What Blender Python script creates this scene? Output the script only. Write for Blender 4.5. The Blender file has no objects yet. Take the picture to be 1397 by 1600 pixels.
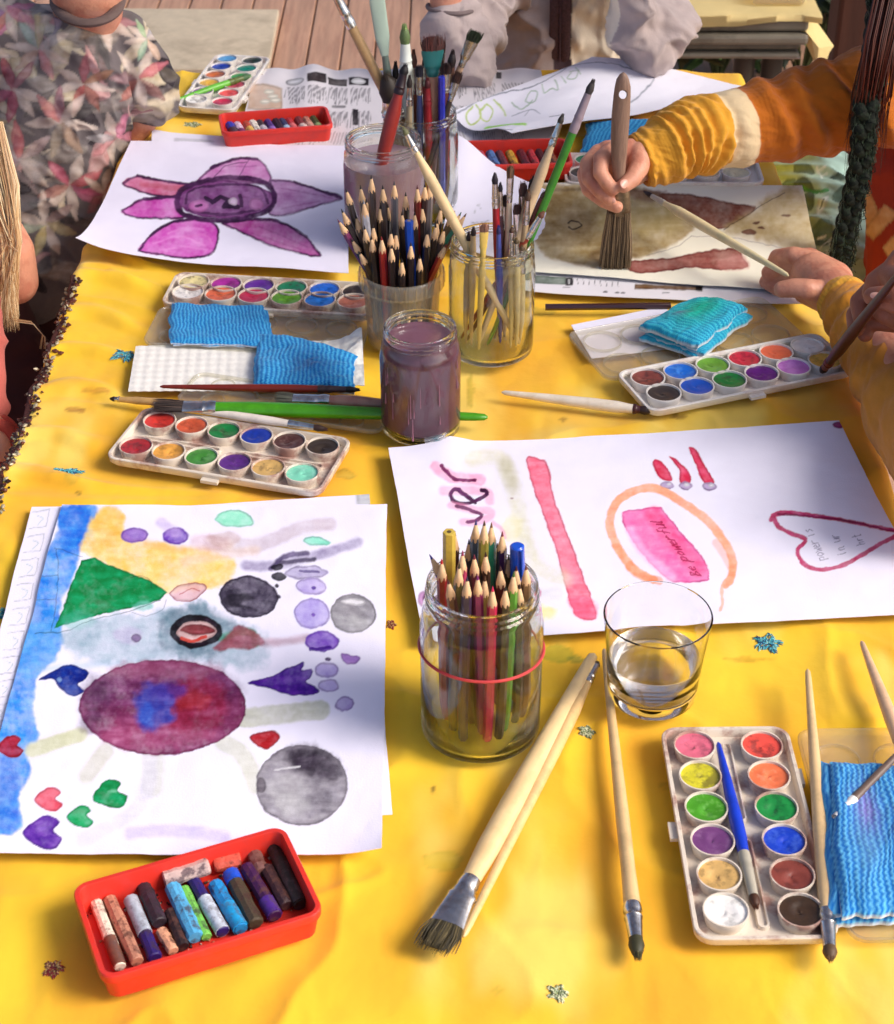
import bpy, bmesh, math, random
import numpy as np
from mathutils import Vector, Matrix
random.seed(7)
sc = bpy.context.scene
PI = math.pi
# ---------------------------------------------------------------- camera, sky, sun, exposure
T = 0.72                     # height of the table top
FPX, PITCH, CAMH = 2800.0, math.radians(35), 0.90     # focal length in photo pixels, tilt, height above the table
cam = bpy.data.cameras.new('camera'); camo = bpy.data.objects.new('camera', cam); sc.collection.objects.link(camo)
cam.sensor_fit = 'VERTICAL'; cam.sensor_height = 24.0; cam.lens = FPX / 1600.0 * 24.0
camo.location = (0, 0, T + CAMH); camo.rotation_euler = (math.radians(90) - PITCH, 0, 0)
cam.clip_start = 0.05; cam.clip_end = 200
cam.dof.use_dof = True; cam.dof.focus_distance = 1.55; cam.dof.aperture_fstop = 14
sc.camera = camo
SUN_DIR = Vector((0.74, -0.22, 0.66)).normalized()
w = bpy.data.worlds.new("World"); sc.world = w; w.use_nodes = True
nt = w.node_tree; bg = nt.nodes['Background']
sky = nt.nodes.new('ShaderNodeTexSky'); sky.sky_type = 'NISHITA'; sky.sun_disc = False
sky.sun_elevation = math.asin(SUN_DIR.z); sky.sun_rotation = math.atan2(SUN_DIR.x, SUN_DIR.y)
sky.air_density = 0.6; sky.dust_density = 3.0; sky.ozone_density = 0.5
nt.links.new(sky.outputs[0], bg.inputs[0]); bg.inputs[1].default_value = 0.15
sl = bpy.data.lights.new('sun', 'SUN'); sl.energy = 2.35; sl.angle = math.radians(27); sl.color = (1.0, 0.95, 0.88)
so = bpy.data.objects.new('sun', sl); sc.collection.objects.link(so)
so.rotation_euler = SUN_DIR.to_track_quat('Z', 'Y').to_euler(); so.location = (3, -1, 4)
sc.view_settings.view_transform = 'Standard'; sc.view_settings.look = 'None'
sc.view_settings.exposure = 0.43; sc.view_settings.gamma = 1.0
sc.cycles.max_bounces = 10; sc.cycles.transmission_bounces = 10; sc.cycles.transparent_max_bounces = 16
sc.cycles.diffuse_bounces = 3; sc.cycles.glossy_bounces = 4
sc.cycles.sample_clamp_indirect = 12.0; sc.cycles.use_denoising = True

# ---------------------------------------------------------------- measuring helpers (photo pixel -> point on a plane of known height / distance)
SP, CP = math.sin(PITCH), math.cos(PITCH)
def ray(x, y):
    dx = (x - 698.5) / FPX; dy = (800 - y) / FPX
    return Vector((dx, CP + dy * SP, -SP + dy * CP))
def W(x, y, z=0.0):
    d = ray(x, y); return d * ((CAMH - z) / -d.z) + Vector((0, 0, CAMH + T))
def WY(x, y, Y):
    d = ray(x, y); return d * (Y / d.y) + Vector((0, 0, CAMH + T))
def proj(P):
    P = np.asarray(P); x, y, z = P[..., 0], P[..., 1], P[..., 2] - T - CAMH
    dep = y * CP - z * SP; up = y * SP + z * CP
    return 698.5 + FPX * x / dep, 800 - FPX * up / dep
def pxm(P):                 # metres per photo pixel at a point
    return (P[1] * CP - (P[2] - T - CAMH) * SP) / FPX

# ---------------------------------------------------------------- numpy noise and paint
def s2l(c):
    c = np.asarray(c, float) / 255.0
    return np.where(c <= 0.04045, c / 12.92, ((c + 0.055) / 1.055) ** 2.4)
def lin(c): return tuple(float(v) for v in s2l(c))
_rt = np.random.RandomState(3).rand(8, 256, 256)
def vn(x, y, s=0):
    x = np.asarray(x, float); y = np.asarray(y, float)
    xi = np.floor(x).astype(int); yi = np.floor(y).astype(int); fx = x - xi; fy = y - yi
    fx = fx * fx * (3 - 2 * fx); fy = fy * fy * (3 - 2 * fy); t = _rt[s % 8]
    a = t[yi % 256, xi % 256]; b = t[yi % 256, (xi + 1) % 256]; c = t[(yi + 1) % 256, xi % 256]; d = t[(yi + 1) % 256, (xi + 1) % 256]
    return (a * (1 - fx) + b * fx) * (1 - fy) + (c * (1 - fx) + d * fx) * fy
def fbm(x, y, s=0, o=4):
    r = 0; a = 0.5; t = 0
    for i in range(o):
        r = r + a * vn(x * 2 ** i + 17.3 * i, y * 2 ** i + 5.1 * i, s + i); t += a; a *= 0.5
    return r / t
def sstep(a, b, x):
    t = np.clip((x - a) / (b - a), 0, 1); return t * t * (3 - 2 * t)
def segdist(X, Y, pts):
    d = np.full(X.shape, 1e9)
    for (x0, y0), (x1, y1) in zip(pts[:-1], pts[1:]):
        vx, vy = x1 - x0, y1 - y0; L = vx * vx + vy * vy + 1e-9
        t = np.clip(((X - x0) * vx + (Y - y0) * vy) / L, 0, 1)
        d = np.minimum(d, np.hypot(X - x0 - t * vx, Y - y0 - t * vy))
    return d
def inside(X, Y, pts):
    r = np.zeros(X.shape, bool); n = len(pts)
    for i in range(n):
        x0, y0 = pts[i]; x1, y1 = pts[(i + 1) % n]
        if y0 == y1: continue
        r ^= ((y0 > Y) != (y1 > Y)) & (X < (x1 - x0) * (Y - y0) / (y1 - y0) + x0)
    return r
def smooth(pts, closed=False, n=6):
    P = [np.array(p, float) for p in pts]; out = []; m = len(P)
    rng = range(m) if closed else range(m - 1)
    for i in rng:
        p0 = P[(i - 1) % m] if closed or i > 0 else P[i]; p1 = P[i]; p2 = P[(i + 1) % m]
        p3 = P[(i + 2) % m] if closed or i + 2 < m else P[min(i + 1, m - 1)]
        for k in range(n):
            t = k / n
            out.append(tuple(0.5 * ((2 * p1) + (-p0 + p2) * t + (2 * p0 - 5 * p1 + 4 * p2 - p3) * t * t + (-p0 + 3 * p1 - 3 * p2 + p3) * t ** 3)))
    if not closed: out.append(tuple(P[-1]))
    return out
class Paint:
    """watercolour on a surface: every mark is pigment laid on the colour of the sheet"""
    def __init__(s, X, Y, base=(255, 255, 255), warp=1.5):
        s.X0, s.Y0 = X, Y
        s.X = X + warp * 2 * (fbm(X / 9, Y / 9, 1) - .5) * 2; s.Y = Y + warp * 2 * (fbm(X / 9 + 50, Y / 9, 2) - .5) * 2
        s.c = np.ones(X.shape + (3,)) * s2l(base); s.n1 = fbm(X / 15, Y / 15, 6); s.pg = .5 * fbm(X / 30 + 7, Y / 6, 2) + .5 * fbm(X / 9, Y / 9 + 4, 3); s.g = .68 * fbm(X / 24, Y / 24, 4) + .32 * fbm(X / 5, Y / 5, 5)
    def _cull(s, pts, m):
        a = np.array(pts); return np.where((s.X > a[:, 0].min() - m) & (s.X < a[:, 0].max() + m) & (s.Y > a[:, 1].min() - m) & (s.Y < a[:, 1].max() + m))
    def _lay(s, i, al, col, mul, tex):
        al = np.clip(al * (1 - tex + 2 * tex * s.g[i]), 0, 1)[..., None]; k = s2l(col)
        k = k ** (1 + (s.pg[i] - .5)[..., None] * 1.1 * (tex > 0)); s.c[i] = s.c[i] * (1 - al) + (s.c[i] * k if mul else k) * al
    def poly(s, pts, col, a=.9, soft=1.2, edge=.0, mul=False, tex=.25, sm=True):
        pts = smooth(pts, True, 5) if sm else pts
        i = s._cull(pts, soft * 3 + 3); X, Y = s.X[i], s.Y[i]
        if X.size == 0: return
        d = segdist(X, Y, pts + [pts[0]]); d = np.where(inside(X, Y, pts), d, -d); d = d + (s.n1[i] - .5) * min(soft, 9) * 2.4
        al = a * sstep(-soft, soft, d) * (1 + edge * np.exp(-(d / 2.2) ** 2))
        s._lay(i, al, col, mul, tex)
        if soft < 3: s.c[i] *= (1 - .30 * a * np.exp(-((d - 1.2) / 1.5) ** 2) * (.3 + 1.4 * s.n1[i]))[..., None]
    def ell(s, x, y, rx, ry, col, a=.9, soft=1.2, ang=0, edge=0., mul=False, tex=.25):
        c, n = math.cos(ang), math.sin(ang)
        s.poly([(x + rx * math.cos(t) * c - ry * math.sin(t) * n, y + rx * math.cos(t) * n + ry * math.sin(t) * c) for t in np.linspace(0, 2 * PI, 15)[:-1]], col, a, soft, edge, mul, tex)
    def line(s, pts, wd, col, a=.9, soft=.8, mul=False, tex=.2, sm=True, streak=0):
        pts = smooth(pts, False, 5) if sm and len(pts) > 2 else pts
        i = s._cull(pts, wd + soft * 3 + 2); X, Y = s.X[i], s.Y[i]
        if X.size == 0: return
        d = segdist(X, Y, pts); s._lay(i, a * sstep(wd / 2 + soft, wd / 2 - soft, d), col, mul, tex)
# a few written letters as strokes (x right, y up, unit box)
GL = dict(p=[[(0, -.5), (0, 1), (.5, 1), (.6, .6), (.4, .3), (0, .3)]], o=[[(.3, 1), (0, .6), (.2, .05), (.6, .3), (.6, .8), (.3, 1)]],
  w=[[(0, 1), (.15, 0), (.35, .7), (.55, 0), (.75, 1)]], e=[[(0, .5), (.6, .6), (.4, 1), (.05, .7), (.1, .1), (.6, .1)]], r=[[(0, 1), (0, 0)], [(0, .6), (.3, 1), (.5, .9)]],
  f=[[(.6, 1.5), (.3, 1.5), (.2, 0)], [(0, .8), (.5, .8)]], u=[[(0, 1), (.05, .1), (.5, .1), (.6, 1)], [(.6, 1), (.65, 0)]], l=[[(.1, 1.6), (.1, 0), (.3, 0)]],
  i=[[(.1, 1), (.1, 0)], [(.1, 1.35), (.1, 1.45)]], s=[[(.5, 1), (.05, .8), (.5, .4), (0, 0)]], n=[[(0, 1), (0, 0)], [(0, .7), (.4, 1), (.5, 0)]], y=[[(0, 1), (.2, .3)], [(.55, 1), (.1, -.5)]],
  h=[[(0, 1.6), (0, 0)], [(0, .7), (.4, 1), (.5, 0)]], t=[[(.2, 1.5), (.2, 0), (.4, 0)], [(0, 1), (.45, 1)]], B=[[(0, 0), (0, 1.5), (.5, 1.3), (.1, .8), (.6, .4), (0, 0)]])
def write(P, txt, org, run, up, size, wd, col, a=.8):
    x = 0
    for ch in txt:
        if ch == ' ': x += .7; continue
        for st in GL[ch]:
            P.line([(org[0] + size * ((x + px) * run[0] + py * up[0]), org[1] + size * ((x + px) * run[1] + py * up[1])) for px, py in st], wd, col, a, .5, sm=False)
        x += .85

# ---------------------------------------------------------------- scene helpers
col = sc.collection; ORG = {}
def tag(o, label=None, cat=None, group=None, kind=None):
    if label: o['label'] = label
    if cat: o['category'] = cat
    if group: o['group'] = group
    if kind: o['kind'] = kind
    return o
def thing(name, label, cat, loc, group=None):
    o = bpy.data.objects.new(name, None); o.empty_display_size = .02; col.objects.link(o); o.location = loc
    ORG[o.name] = Vector(loc); return tag(o, label, cat, group)
def link(name, me, mat, parent, origin=None):
    o = bpy.data.objects.new(name, me); col.objects.link(o)
    if parent is not None:
        o.parent = parent; og = ORG[parent.name]; o.location = (0, 0, 0)
    else:
        og = Vector(origin) if origin is not None else Vector((0, 0, 0)); o.location = og
    ORG[o.name] = og.copy() if hasattr(og, 'copy') else og
    n = len(me.vertices); a = np.empty(n * 3, 'f'); me.vertices.foreach_get('co', a)
    a = (a.reshape(-1, 3) - np.array(og, 'f')).ravel(); me.vertices.foreach_set('co', a); me.update()
    for m in (mat if isinstance(mat, (list, tuple)) else [mat]): me.materials.append(m)
    return o
class MB:
    def __init__(s): s.v = []; s.f = []; s.m = []; s.col = None
    def add(s, vs, fs, mi=0):
        b = len(s.v); s.v += [tuple(v) for v in vs]; s.f += [tuple(i + b for i in f) for f in fs]; s.m += [mi] * len(fs)
    def loft(s, loops, cap0=True, cap1=True, mi=0, closed=True):
        n = len(loops[0]); vs = [p for l in loops for p in l]; fs = []
        for k in range(len(loops) - 1):
            for i in range(n if closed else n - 1):
                j = (i + 1) % n; fs.append((k * n + i, k * n + j, (k + 1) * n + j, (k + 1) * n + i))
        if cap0: fs.append(tuple(range(n - 1, -1, -1)))
        if cap1: fs.append(tuple((len(loops) - 1) * n + i for i in range(n)))
        s.add(vs, fs, mi)
    def tube(s, pts, ra, rb=None, n=12, up=(0, 0, 1), mi=0, cap=True, ph=0):
        pts = [Vector(p) for p in pts]; m = len(pts)
        if not hasattr(ra, '__len__'): ra = [ra] * m
        rb = ra if rb is None else (rb if hasattr(rb, '__len__') else [rb] * m); up = Vector(up); loops = []
        for i, p in enumerate(pts):
            t = (pts[min(i + 1, m - 1)] - pts[max(i - 1, 0)]).normalized()
            if abs(t.dot(up)) > .98: up = Vector((0, -1, 0)) if abs(t.y) < .9 else Vector((1, 0, 0))
            b = up.cross(t).normalized(); nn = t.cross(b)
            loops.append([p + b * (ra[i] * math.cos(2 * PI * (k + ph) / n)) + nn * (rb[i] * math.sin(2 * PI * (k + ph) / n)) for k in range(n)])
        s.loft(loops, cap, cap, mi)
    def lathe(s, prof, c, n=48, mi=0, cap0=False, cap1=False):
        s.loft([[Vector((c[0] + r * math.cos(2 * PI * k / n), c[1] + r * math.sin(2 * PI * k / n), c[2] + z)) for k in range(n)] for r, z in prof], cap0, cap1, mi)
    def box(s, c, sz, rot=0, mi=0):
        cs, sn = math.cos(rot), math.sin(rot); v = []
        for z in (-1, 1):
            for x, y in ((-1, -1), (1, -1), (1, 1), (-1, 1)):
                a, b = x * sz[0] / 2, y * sz[1] / 2
                v.append((c[0] + a * cs - b * sn, c[1] + a * sn + b * cs, c[2] + z * sz[2] / 2))
        s.add(v, [(3, 2, 1, 0), (4, 5, 6, 7), (0, 1, 5, 4), (1, 2, 6, 5), (2, 3, 7, 6), (3, 0, 4, 7)], mi)
    def mesh(s, name, smooth=True):
        me = bpy.data.meshes.new(name); me.from_pydata(s.v, [], s.f); me.update()
        me.polygons.foreach_set('material_index', s.m); me.polygons.foreach_set('use_smooth', [smooth] * len(s.f)); return me
    def build(s, name, mat, parent=None, origin=None, smooth=True, sharp=40, bevel=0):
        me = s.mesh(name, smooth)
        if smooth and sharp < 180: me.set_sharp_from_angle(angle=math.radians(sharp))
        o = link(name, me, mat, parent, origin)
        if bevel:
            b = o.modifiers.new('bevel', 'BEVEL'); b.width = bevel; b.segments = 2; b.limit_method = 'ANGLE'
        return o
def gridmesh(name, P, C=None, closed=None, smooth=True):
    """P: (ny,nx,3) world positions; closed: thickness below -> skirt and underside"""
    ny, nx = P.shape[:2]; V = P.reshape(-1, 3)
    i = np.arange((ny - 1) * (nx - 1)); r, c = i // (nx - 1), i % (nx - 1); a = r * nx + c
    F = np.stack([a, a + 1, a + nx + 1, a + nx], 1)
    e1 = P[0, 1] - P[0, 0]; e2 = P[1, 0] - P[0, 0]
    if np.cross(e1, e2)[2] < 0: F = F[:, ::-1]; flip = True
    else: flip = False
    faces = F.tolist(); verts = V.tolist()
    if closed:
        per = [(0, k) for k in range(nx)] + [(k, nx - 1) for k in range(1, ny)] + [(ny - 1, k) for k in range(nx - 2, -1, -1)] + [(k, 0) for k in range(ny - 2, 0, -1)]
        b = len(verts); m = len(per)
        for (rr, cc) in per: q = P[rr, cc].copy(); q[2] -= closed; verts.append(q.tolist())
        for k in range(m):
            k2 = (k + 1) % m; v0 = per[k][0] * nx + per[k][1]; v1 = per[k2][0] * nx + per[k2][1]
            f = (v0, v1, b + k2, b + k); faces.append(f if flip else f[::-1])
        # underside
        q = P.copy(); q[..., 2] -= closed; st = max(1, min(ny, nx) // 70)
        ri = sorted(set(list(range(0, ny, st)) + [ny - 1])); ci = sorted(set(list(range(0, nx, st)) + [nx - 1]))
        b2 = len(verts); Q = q[np.ix_(ri, ci)]; verts += Q.reshape(-1, 3).tolist(); mx = len(ci)
        for rr in range(len(ri) - 1):
            for cc in range(mx - 1):
                a0 = b2 + rr * mx + cc; f = (a0, a0 + mx, a0 + mx + 1, a0 + 1); faces.append(f[::-1] if flip else f)
    me = bpy.data.meshes.new(name); me.from_pydata(verts, [], faces); me.update()
    me.polygons.foreach_set('use_smooth', [smooth] * len(faces))
    if smooth: me.set_sharp_from_angle(angle=math.radians(60))
    if C is not None: setcol(me, C.reshape(-1, 3), pad=(.75, .75, .75))
    return me
def setcol(me, C, pad=(.5, .5, .5)):
    n = len(me.vertices); A = np.ones((n, 4), 'f'); A[:len(C), :3] = C; A[len(C):, :3] = pad
    at = me.color_attributes.new('Col', 'FLOAT_COLOR', 'POINT'); at.data.foreach_set('color', A.ravel())
def vco(me):
    a = np.empty(len(me.vertices) * 3, 'f'); me.vertices.foreach_get('co', a); return a.reshape(-1, 3).astype(float)

# organic bodies: tapered capsules fused into one continuous skin
def organic(name, chains, voxel=.004, it=6, fac=.5, ells=()):
    bm = bmesh.new()
    def ball(p, r):
        bmesh.ops.create_icosphere(bm, subdivisions=3, radius=r, matrix=Matrix.Translation(p))
    mb = MB()
    for ch in chains:
        pts = [Vector(c[0]) for c in ch]; rs = [c[1] for c in ch]
        for p, r in zip(pts, rs): ball(p, r)
        for a, b, r0, r1 in zip(pts[:-1], pts[1:], rs[:-1], rs[1:]):
            if (b - a).length > 1e-5: mb.tube([a, b], [r0, r1], n=28)
    for c, rad, rot in ells:
        bmesh.ops.create_icosphere(bm, subdivisions=3, radius=1, matrix=Matrix.Translation(c) @ rot.to_4x4() @ Matrix.Diagonal((*rad, 1)))
    me = bpy.data.meshes.new(name); bm.to_mesh(me); bm.free()
    me2 = mb.mesh('t'); b2 = bmesh.new(); b2.from_mesh(me); b2.from_mesh(me2); b2.to_mesh(me); b2.free()
    o = bpy.data.objects.new('tmp', me); col.objects.link(o)
    r = o.modifiers.new('r', 'REMESH'); r.mode = 'VOXEL'; r.voxel_size = voxel; r.use_smooth_shade = True
    s = o.modifiers.new('s', 'SMOOTH'); s.factor = fac; s.iterations = it
    dg = bpy.context.evaluated_depsgraph_get(); out = bpy.data.meshes.new_from_object(o.evaluated_get(dg))
    bpy.data.objects.remove(o); out.name = name; bpy.data.meshes.remove(me); bpy.data.meshes.remove(me2)
    out.polygons.foreach_set('use_smooth', [True] * len(out.polygons)); out.materials.clear()
    return out
def nearest_smooth(P, rs=0): return P
# sleeves and other cloth tubes with real folds
def sleeve_grid(path, rad, folds, ns=120, nt=72, flat=1.0, up=(0, 0, 1), seed=0, rough=.03, cap=False):
    pts = [np.array(p, float) for p in path]; S = np.linspace(0, 1, len(pts)); s = np.linspace(0, 1, ns)
    sm = np.array(smooth([tuple(p) for p in pts], False, 16)); ss = np.linspace(0, 1, len(sm))
    C = np.stack([np.interp(s, ss, sm[:, k]) for k in range(3)], 1); R = np.interp(s, np.linspace(0, 1, len(rad)), rad)
    Tn = np.gradient(C, axis=0); Tn /= np.linalg.norm(Tn, axis=1)[:, None]; up = np.array(up, float)
    B = np.cross(up, Tn); B /= np.linalg.norm(B, axis=1)[:, None]; N = np.cross(Tn, B)
    th = np.linspace(0, 2 * PI, nt + 1); SS, TH = np.meshgrid(s, th, indexing='ij')
    D = np.zeros_like(SS)
    for (s0, amp, wd, tilt, ph, span) in folds:
        cx = s0 + tilt * np.cos(TH - ph) + .016 * (fbm(np.cos(TH) * 1.7 + s0 * 40, np.sin(TH) * 1.7 + 5, 1) - .5) * 2; m = (.1 + .9 * np.clip(np.cos((TH - ph - .6) / span), 0, 1)) * (.35 + 1.3 * fbm(np.cos(TH) * 1.3 + s0 * 70, np.sin(TH) * 1.3 + 9, 2))
        t = (SS - cx) / wd; D += amp * m * (np.exp(-t * t) - .75 * np.exp(-((t - 1.6) / .8) ** 2))
    cs, sn = np.cos(TH), np.sin(TH)
    D += rough * (fbm(SS * 9 + seed, cs * 2 + sn + 7, seed) - .5) * 2 + rough * 1.2 * (1 - np.abs(2 * fbm(SS * 14 + cs * 1.5, sn * 2.2 + SS * 6 + 3, seed + 1) - 1) * 2)
    RR = R[:, None] * (1 + D)
    P = C[:, None, :] + B[:, None, :] * (RR * cs)[..., None] + N[:, None, :] * (RR * sn * flat)[..., None]
    return P, SS, TH
# ---------------------------------------------------------------- materials (all procedural)
MC = {}
def mk(key, c, rough=.5, metal=0, var=.12, vs=60, bump=0, bs=300, stain=None, sa=.4, ss=40, attr=False, sheen=0, sub=0, spec=.5, coat=0, stretch=None, wave=None):
    k = (key, c, rough)
    if k in MC: return MC[k]
    m = bpy.data.materials.new(key); m.use_nodes = True; t = m.node_tree; L = t.links; N = t.nodes; b = N['Principled BSDF']
    b.inputs['Roughness'].default_value = rough; b.inputs['Metallic'].default_value = metal
    b.inputs['Specular IOR Level'].default_value = spec
    if coat: b.inputs['Coat Weight'].default_value = coat; b.inputs['Coat Roughness'].default_value = .08
    if sheen: b.inputs['Sheen Weight'].default_value = sheen; b.inputs['Sheen Roughness'].default_value = .5
    if sub: b.inputs['Subsurface Weight'].default_value = sub; b.inputs['Subsurface Radius'].default_value = (.006, .0025, .0015); b.inputs['Subsurface Scale'].default_value = 1
    tc = N.new('ShaderNodeTexCoord'); src = tc.outputs['Object']
    if stretch:
        mp = N.new('ShaderNodeMapping'); mp.inputs['Scale'].default_value = stretch; L.new(src, mp.inputs[0]); src = mp.outputs[0]
    if attr:
        a = N.new('ShaderNodeAttribute'); a.attribute_name = 'Col'; cur = a.outputs['Color']
    else:
        r = N.new('ShaderNodeRGB'); r.outputs[0].default_value = (*lin(c), 1); cur = r.outputs[0]
    if var:
        n = N.new('ShaderNodeTexNoise'); n.inputs['Scale'].default_value = vs; n.inputs['Detail'].default_value = 4; L.new(src, n.inputs['Vector'])
        mr = N.new('ShaderNodeMapRange'); mr.inputs[1].default_value = .3; mr.inputs[2].default_value = .7; mr.inputs[3].default_value = 1 - var; mr.inputs[4].default_value = 1 + var * .6
        L.new(n.outputs['Fac'], mr.inputs[0]); v = N.new('ShaderNodeVectorMath'); v.operation = 'SCALE'; L.new(cur, v.inputs[0]); L.new(mr.outputs[0], v.inputs['Scale']); cur = v.outputs[0]
    if stain:
        n = N.new('ShaderNodeTexNoise'); n.inputs['Scale'].default_value = ss; n.inputs['Detail'].default_value = 5; n.inputs['Roughness'].default_value = .65; L.new(src, n.inputs['Vector'])
        mr = N.new('ShaderNodeMapRange'); mr.inputs[1].default_value = .5; mr.inputs[2].default_value = .62; mr.inputs[4].default_value = sa; L.new(n.outputs['Fac'], mr.inputs[0])
        x = N.new('ShaderNodeMix'); x.data_type = 'RGBA'; L.new(mr.outputs[0], x.inputs[0]); L.new(cur, x.inputs[6]); x.inputs[7].default_value = (*lin(stain), 1); cur = x.outputs[2]
    L.new(cur, b.inputs['Base Color'])
    if bump:
        n = N.new('ShaderNodeTexNoise'); n.inputs['Scale'].default_value = bs; n.inputs['Detail'].default_value = 5; L.new(src, n.inputs['Vector'])
        bp = N.new('ShaderNodeBump'); bp.inputs['Strength'].default_value = bump; bp.inputs['Distance'].default_value = .001; L.new(n.outputs['Fac'], bp.inputs['Height']); L.new(bp.outputs[0], b.inputs['Normal'])
    MC[k] = m; return m
def glass(key, tint=(255, 255, 255), rough=0.0, ior=1.47):
    if key in MC: return MC[key]
    m = bpy.data.materials.new(key); m.use_nodes = True; b = m.node_tree.nodes['Principled BSDF']
    b.inputs['Base Color'].default_value = (*lin(tint), 1); b.inputs['Transmission Weight'].default_value = 1; b.inputs['Roughness'].default_value = rough; b.inputs['IOR'].default_value = ior
    MC[key] = m; return m
def clearplastic(key, tint=(250, 248, 240), fac=.3, milk=.10, rough=.12, edge=(205, 205, 198), k=.35, pw=3.0):
    """thin clear wall: light passes straight through, grazing parts reflect and darken"""
    if key in MC: return MC[key]
    m = bpy.data.materials.new(key); m.use_nodes = True; t = m.node_tree; N = t.nodes; L = t.links; out = N['Material Output']; N.remove(N['Principled BSDF'])
    fr = N.new('ShaderNodeLayerWeight'); fr.inputs[0].default_value = .5
    p = N.new('ShaderNodeMath'); p.operation = 'POWER'; L.new(fr.outputs['Facing'], p.inputs[0]); p.inputs[1].default_value = pw
    cm = N.new('ShaderNodeMix'); cm.data_type = 'RGBA'; L.new(p.outputs[0], cm.inputs[0]); cm.inputs[6].default_value = (*lin(tint), 1); cm.inputs[7].default_value = (*lin(edge), 1)
    tr = N.new('ShaderNodeBsdfTransparent'); L.new(cm.outputs[2], tr.inputs[0])
    gl = N.new('ShaderNodeBsdfGlossy'); gl.inputs['Roughness'].default_value = rough
    df = N.new('ShaderNodeBsdfDiffuse'); df.inputs[0].default_value = (.82, .8, .74, 1)
    m1 = N.new('ShaderNodeMixShader'); m1.inputs[0].default_value = milk; L.new(tr.outputs[0], m1.inputs[1]); L.new(df.outputs[0], m1.inputs[2])
    q = N.new('ShaderNodeMath'); q.operation = 'MULTIPLY_ADD'; L.new(p.outputs[0], q.inputs[0]); q.inputs[1].default_value = k; q.inputs[2].default_value = .045
    m2 = N.new('ShaderNodeMixShader'); L.new(q.outputs[0], m2.inputs[0]); L.new(m1.outputs[0], m2.inputs[1]); L.new(gl.outputs[0], m2.inputs[2]); L.new(m2.outputs[0], out.inputs[0])
    MC[key] = m; return m
def mixed(key, ior, tint, f, rough=0):
    """part refracting, part straight through, so the light under the glass stays bright"""
    m = bpy.data.materials.new(key); m.use_nodes = True; t = m.node_tree; N = t.nodes; L = t.links; out = N['Material Output']; b = N['Principled BSDF']
    b.inputs['Base Color'].default_value = (*lin(tint), 1); b.inputs['Transmission Weight'].default_value = 1; b.inputs['Roughness'].default_value = rough; b.inputs['IOR'].default_value = ior
    tr = N.new('ShaderNodeBsdfTransparent'); tr.inputs[0].default_value = (*lin(tint), 1); x = N.new('ShaderNodeMixShader'); x.inputs[0].default_value = f
    L.new(b.outputs[0], x.inputs[1]); L.new(tr.outputs[0], x.inputs[2]); L.new(x.outputs[0], out.inputs[0]); return m
M_GLASS = mixed('jar_glass', 1.38, (250, 254, 250), .08); M_WATER = mixed('clear_water', 1.33, (254, 254, 252), .12); M_TUMB = mixed('tumbler_glass', 1.38, (254, 254, 254), .0)
M_PAPER = mk('painted_paper', (240, 236, 250), .75, var=.02, vs=30, bump=.25, bs=700, attr=True, spec=.2)
M_FERR = mk('ferrule_metal', (215, 212, 208), .25, 1, var=.15, vs=200, stain=(120, 100, 80), sa=.35, ss=150)
M_WOODN = mk('natural_wood', (226, 190, 135), .45, var=.10, vs=80, bump=.2, bs=200, stain=(190, 140, 90), sa=.2, ss=60)
M_WHITEP = mk('white_plastic', (236, 230, 222), .35, var=.04, vs=50, stain=(190, 150, 140), sa=.35, ss=35)
M_DIRTP = mk('paint_stained_plastic', (228, 214, 196), .35, var=.06, vs=50, stain=(140, 60, 45), sa=.65, ss=30)
M_RED = mk('red_plastic', (222, 52, 38), .38, var=.08, vs=25, bump=.12, bs=90, stain=(190, 60, 60), sa=.35, ss=60, sub=0)
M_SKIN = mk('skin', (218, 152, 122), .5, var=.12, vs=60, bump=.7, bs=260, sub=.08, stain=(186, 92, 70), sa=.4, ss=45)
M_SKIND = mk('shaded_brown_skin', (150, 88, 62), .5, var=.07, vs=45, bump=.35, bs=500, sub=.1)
M_NAIL = mk('finger_nail', (228, 168, 146), .3, var=.02)
M_TIPW = mk('sharpened_pencil_wood', (226, 184, 138), .7, var=.1, vs=400)

# ---------------------------------------------------------------- ground: deck, garden soil
def deck():
    x = -2.6
    mats = mk('deck_wood', (196, 150, 120), .55, var=.22, vs=7, bump=.6, bs=60, stain=(160, 108, 84), sa=.4, ss=9, stretch=(8, .5, 1))
    mb = MB()
    while x < 0.95:
        mb.box((x + .041, 3.2, -.014), (.0795, 7.6, .028)); x += .0835
    o = mb.build('deck', mats, smooth=False, bevel=.003); tag(o, kind='structure')
    mb = MB(); mb.box((0, 3, -.06), (12, 14, .03)); o = mb.build('ground', mk('garden_soil', (70, 50, 38), .9, var=.4, vs=12, bump=.8, bs=40)); tag(o, kind='structure')
    # garden bed right of the deck
    n = 60; X, Y = np.meshgrid(np.linspace(.96, 3.2, n), np.linspace(2.6, 6.5, n)); Z = -.04 + .08 * fbm(X * 3, Y * 3, 2)
    me = gridmesh('garden_bed', np.stack([X, Y, Z], -1)); o = link('garden_bed', me, mk('mulch', (84, 58, 42), .9, var=.5, vs=25, bump=1, bs=60), None); tag(o, kind='structure')
deck()

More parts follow.
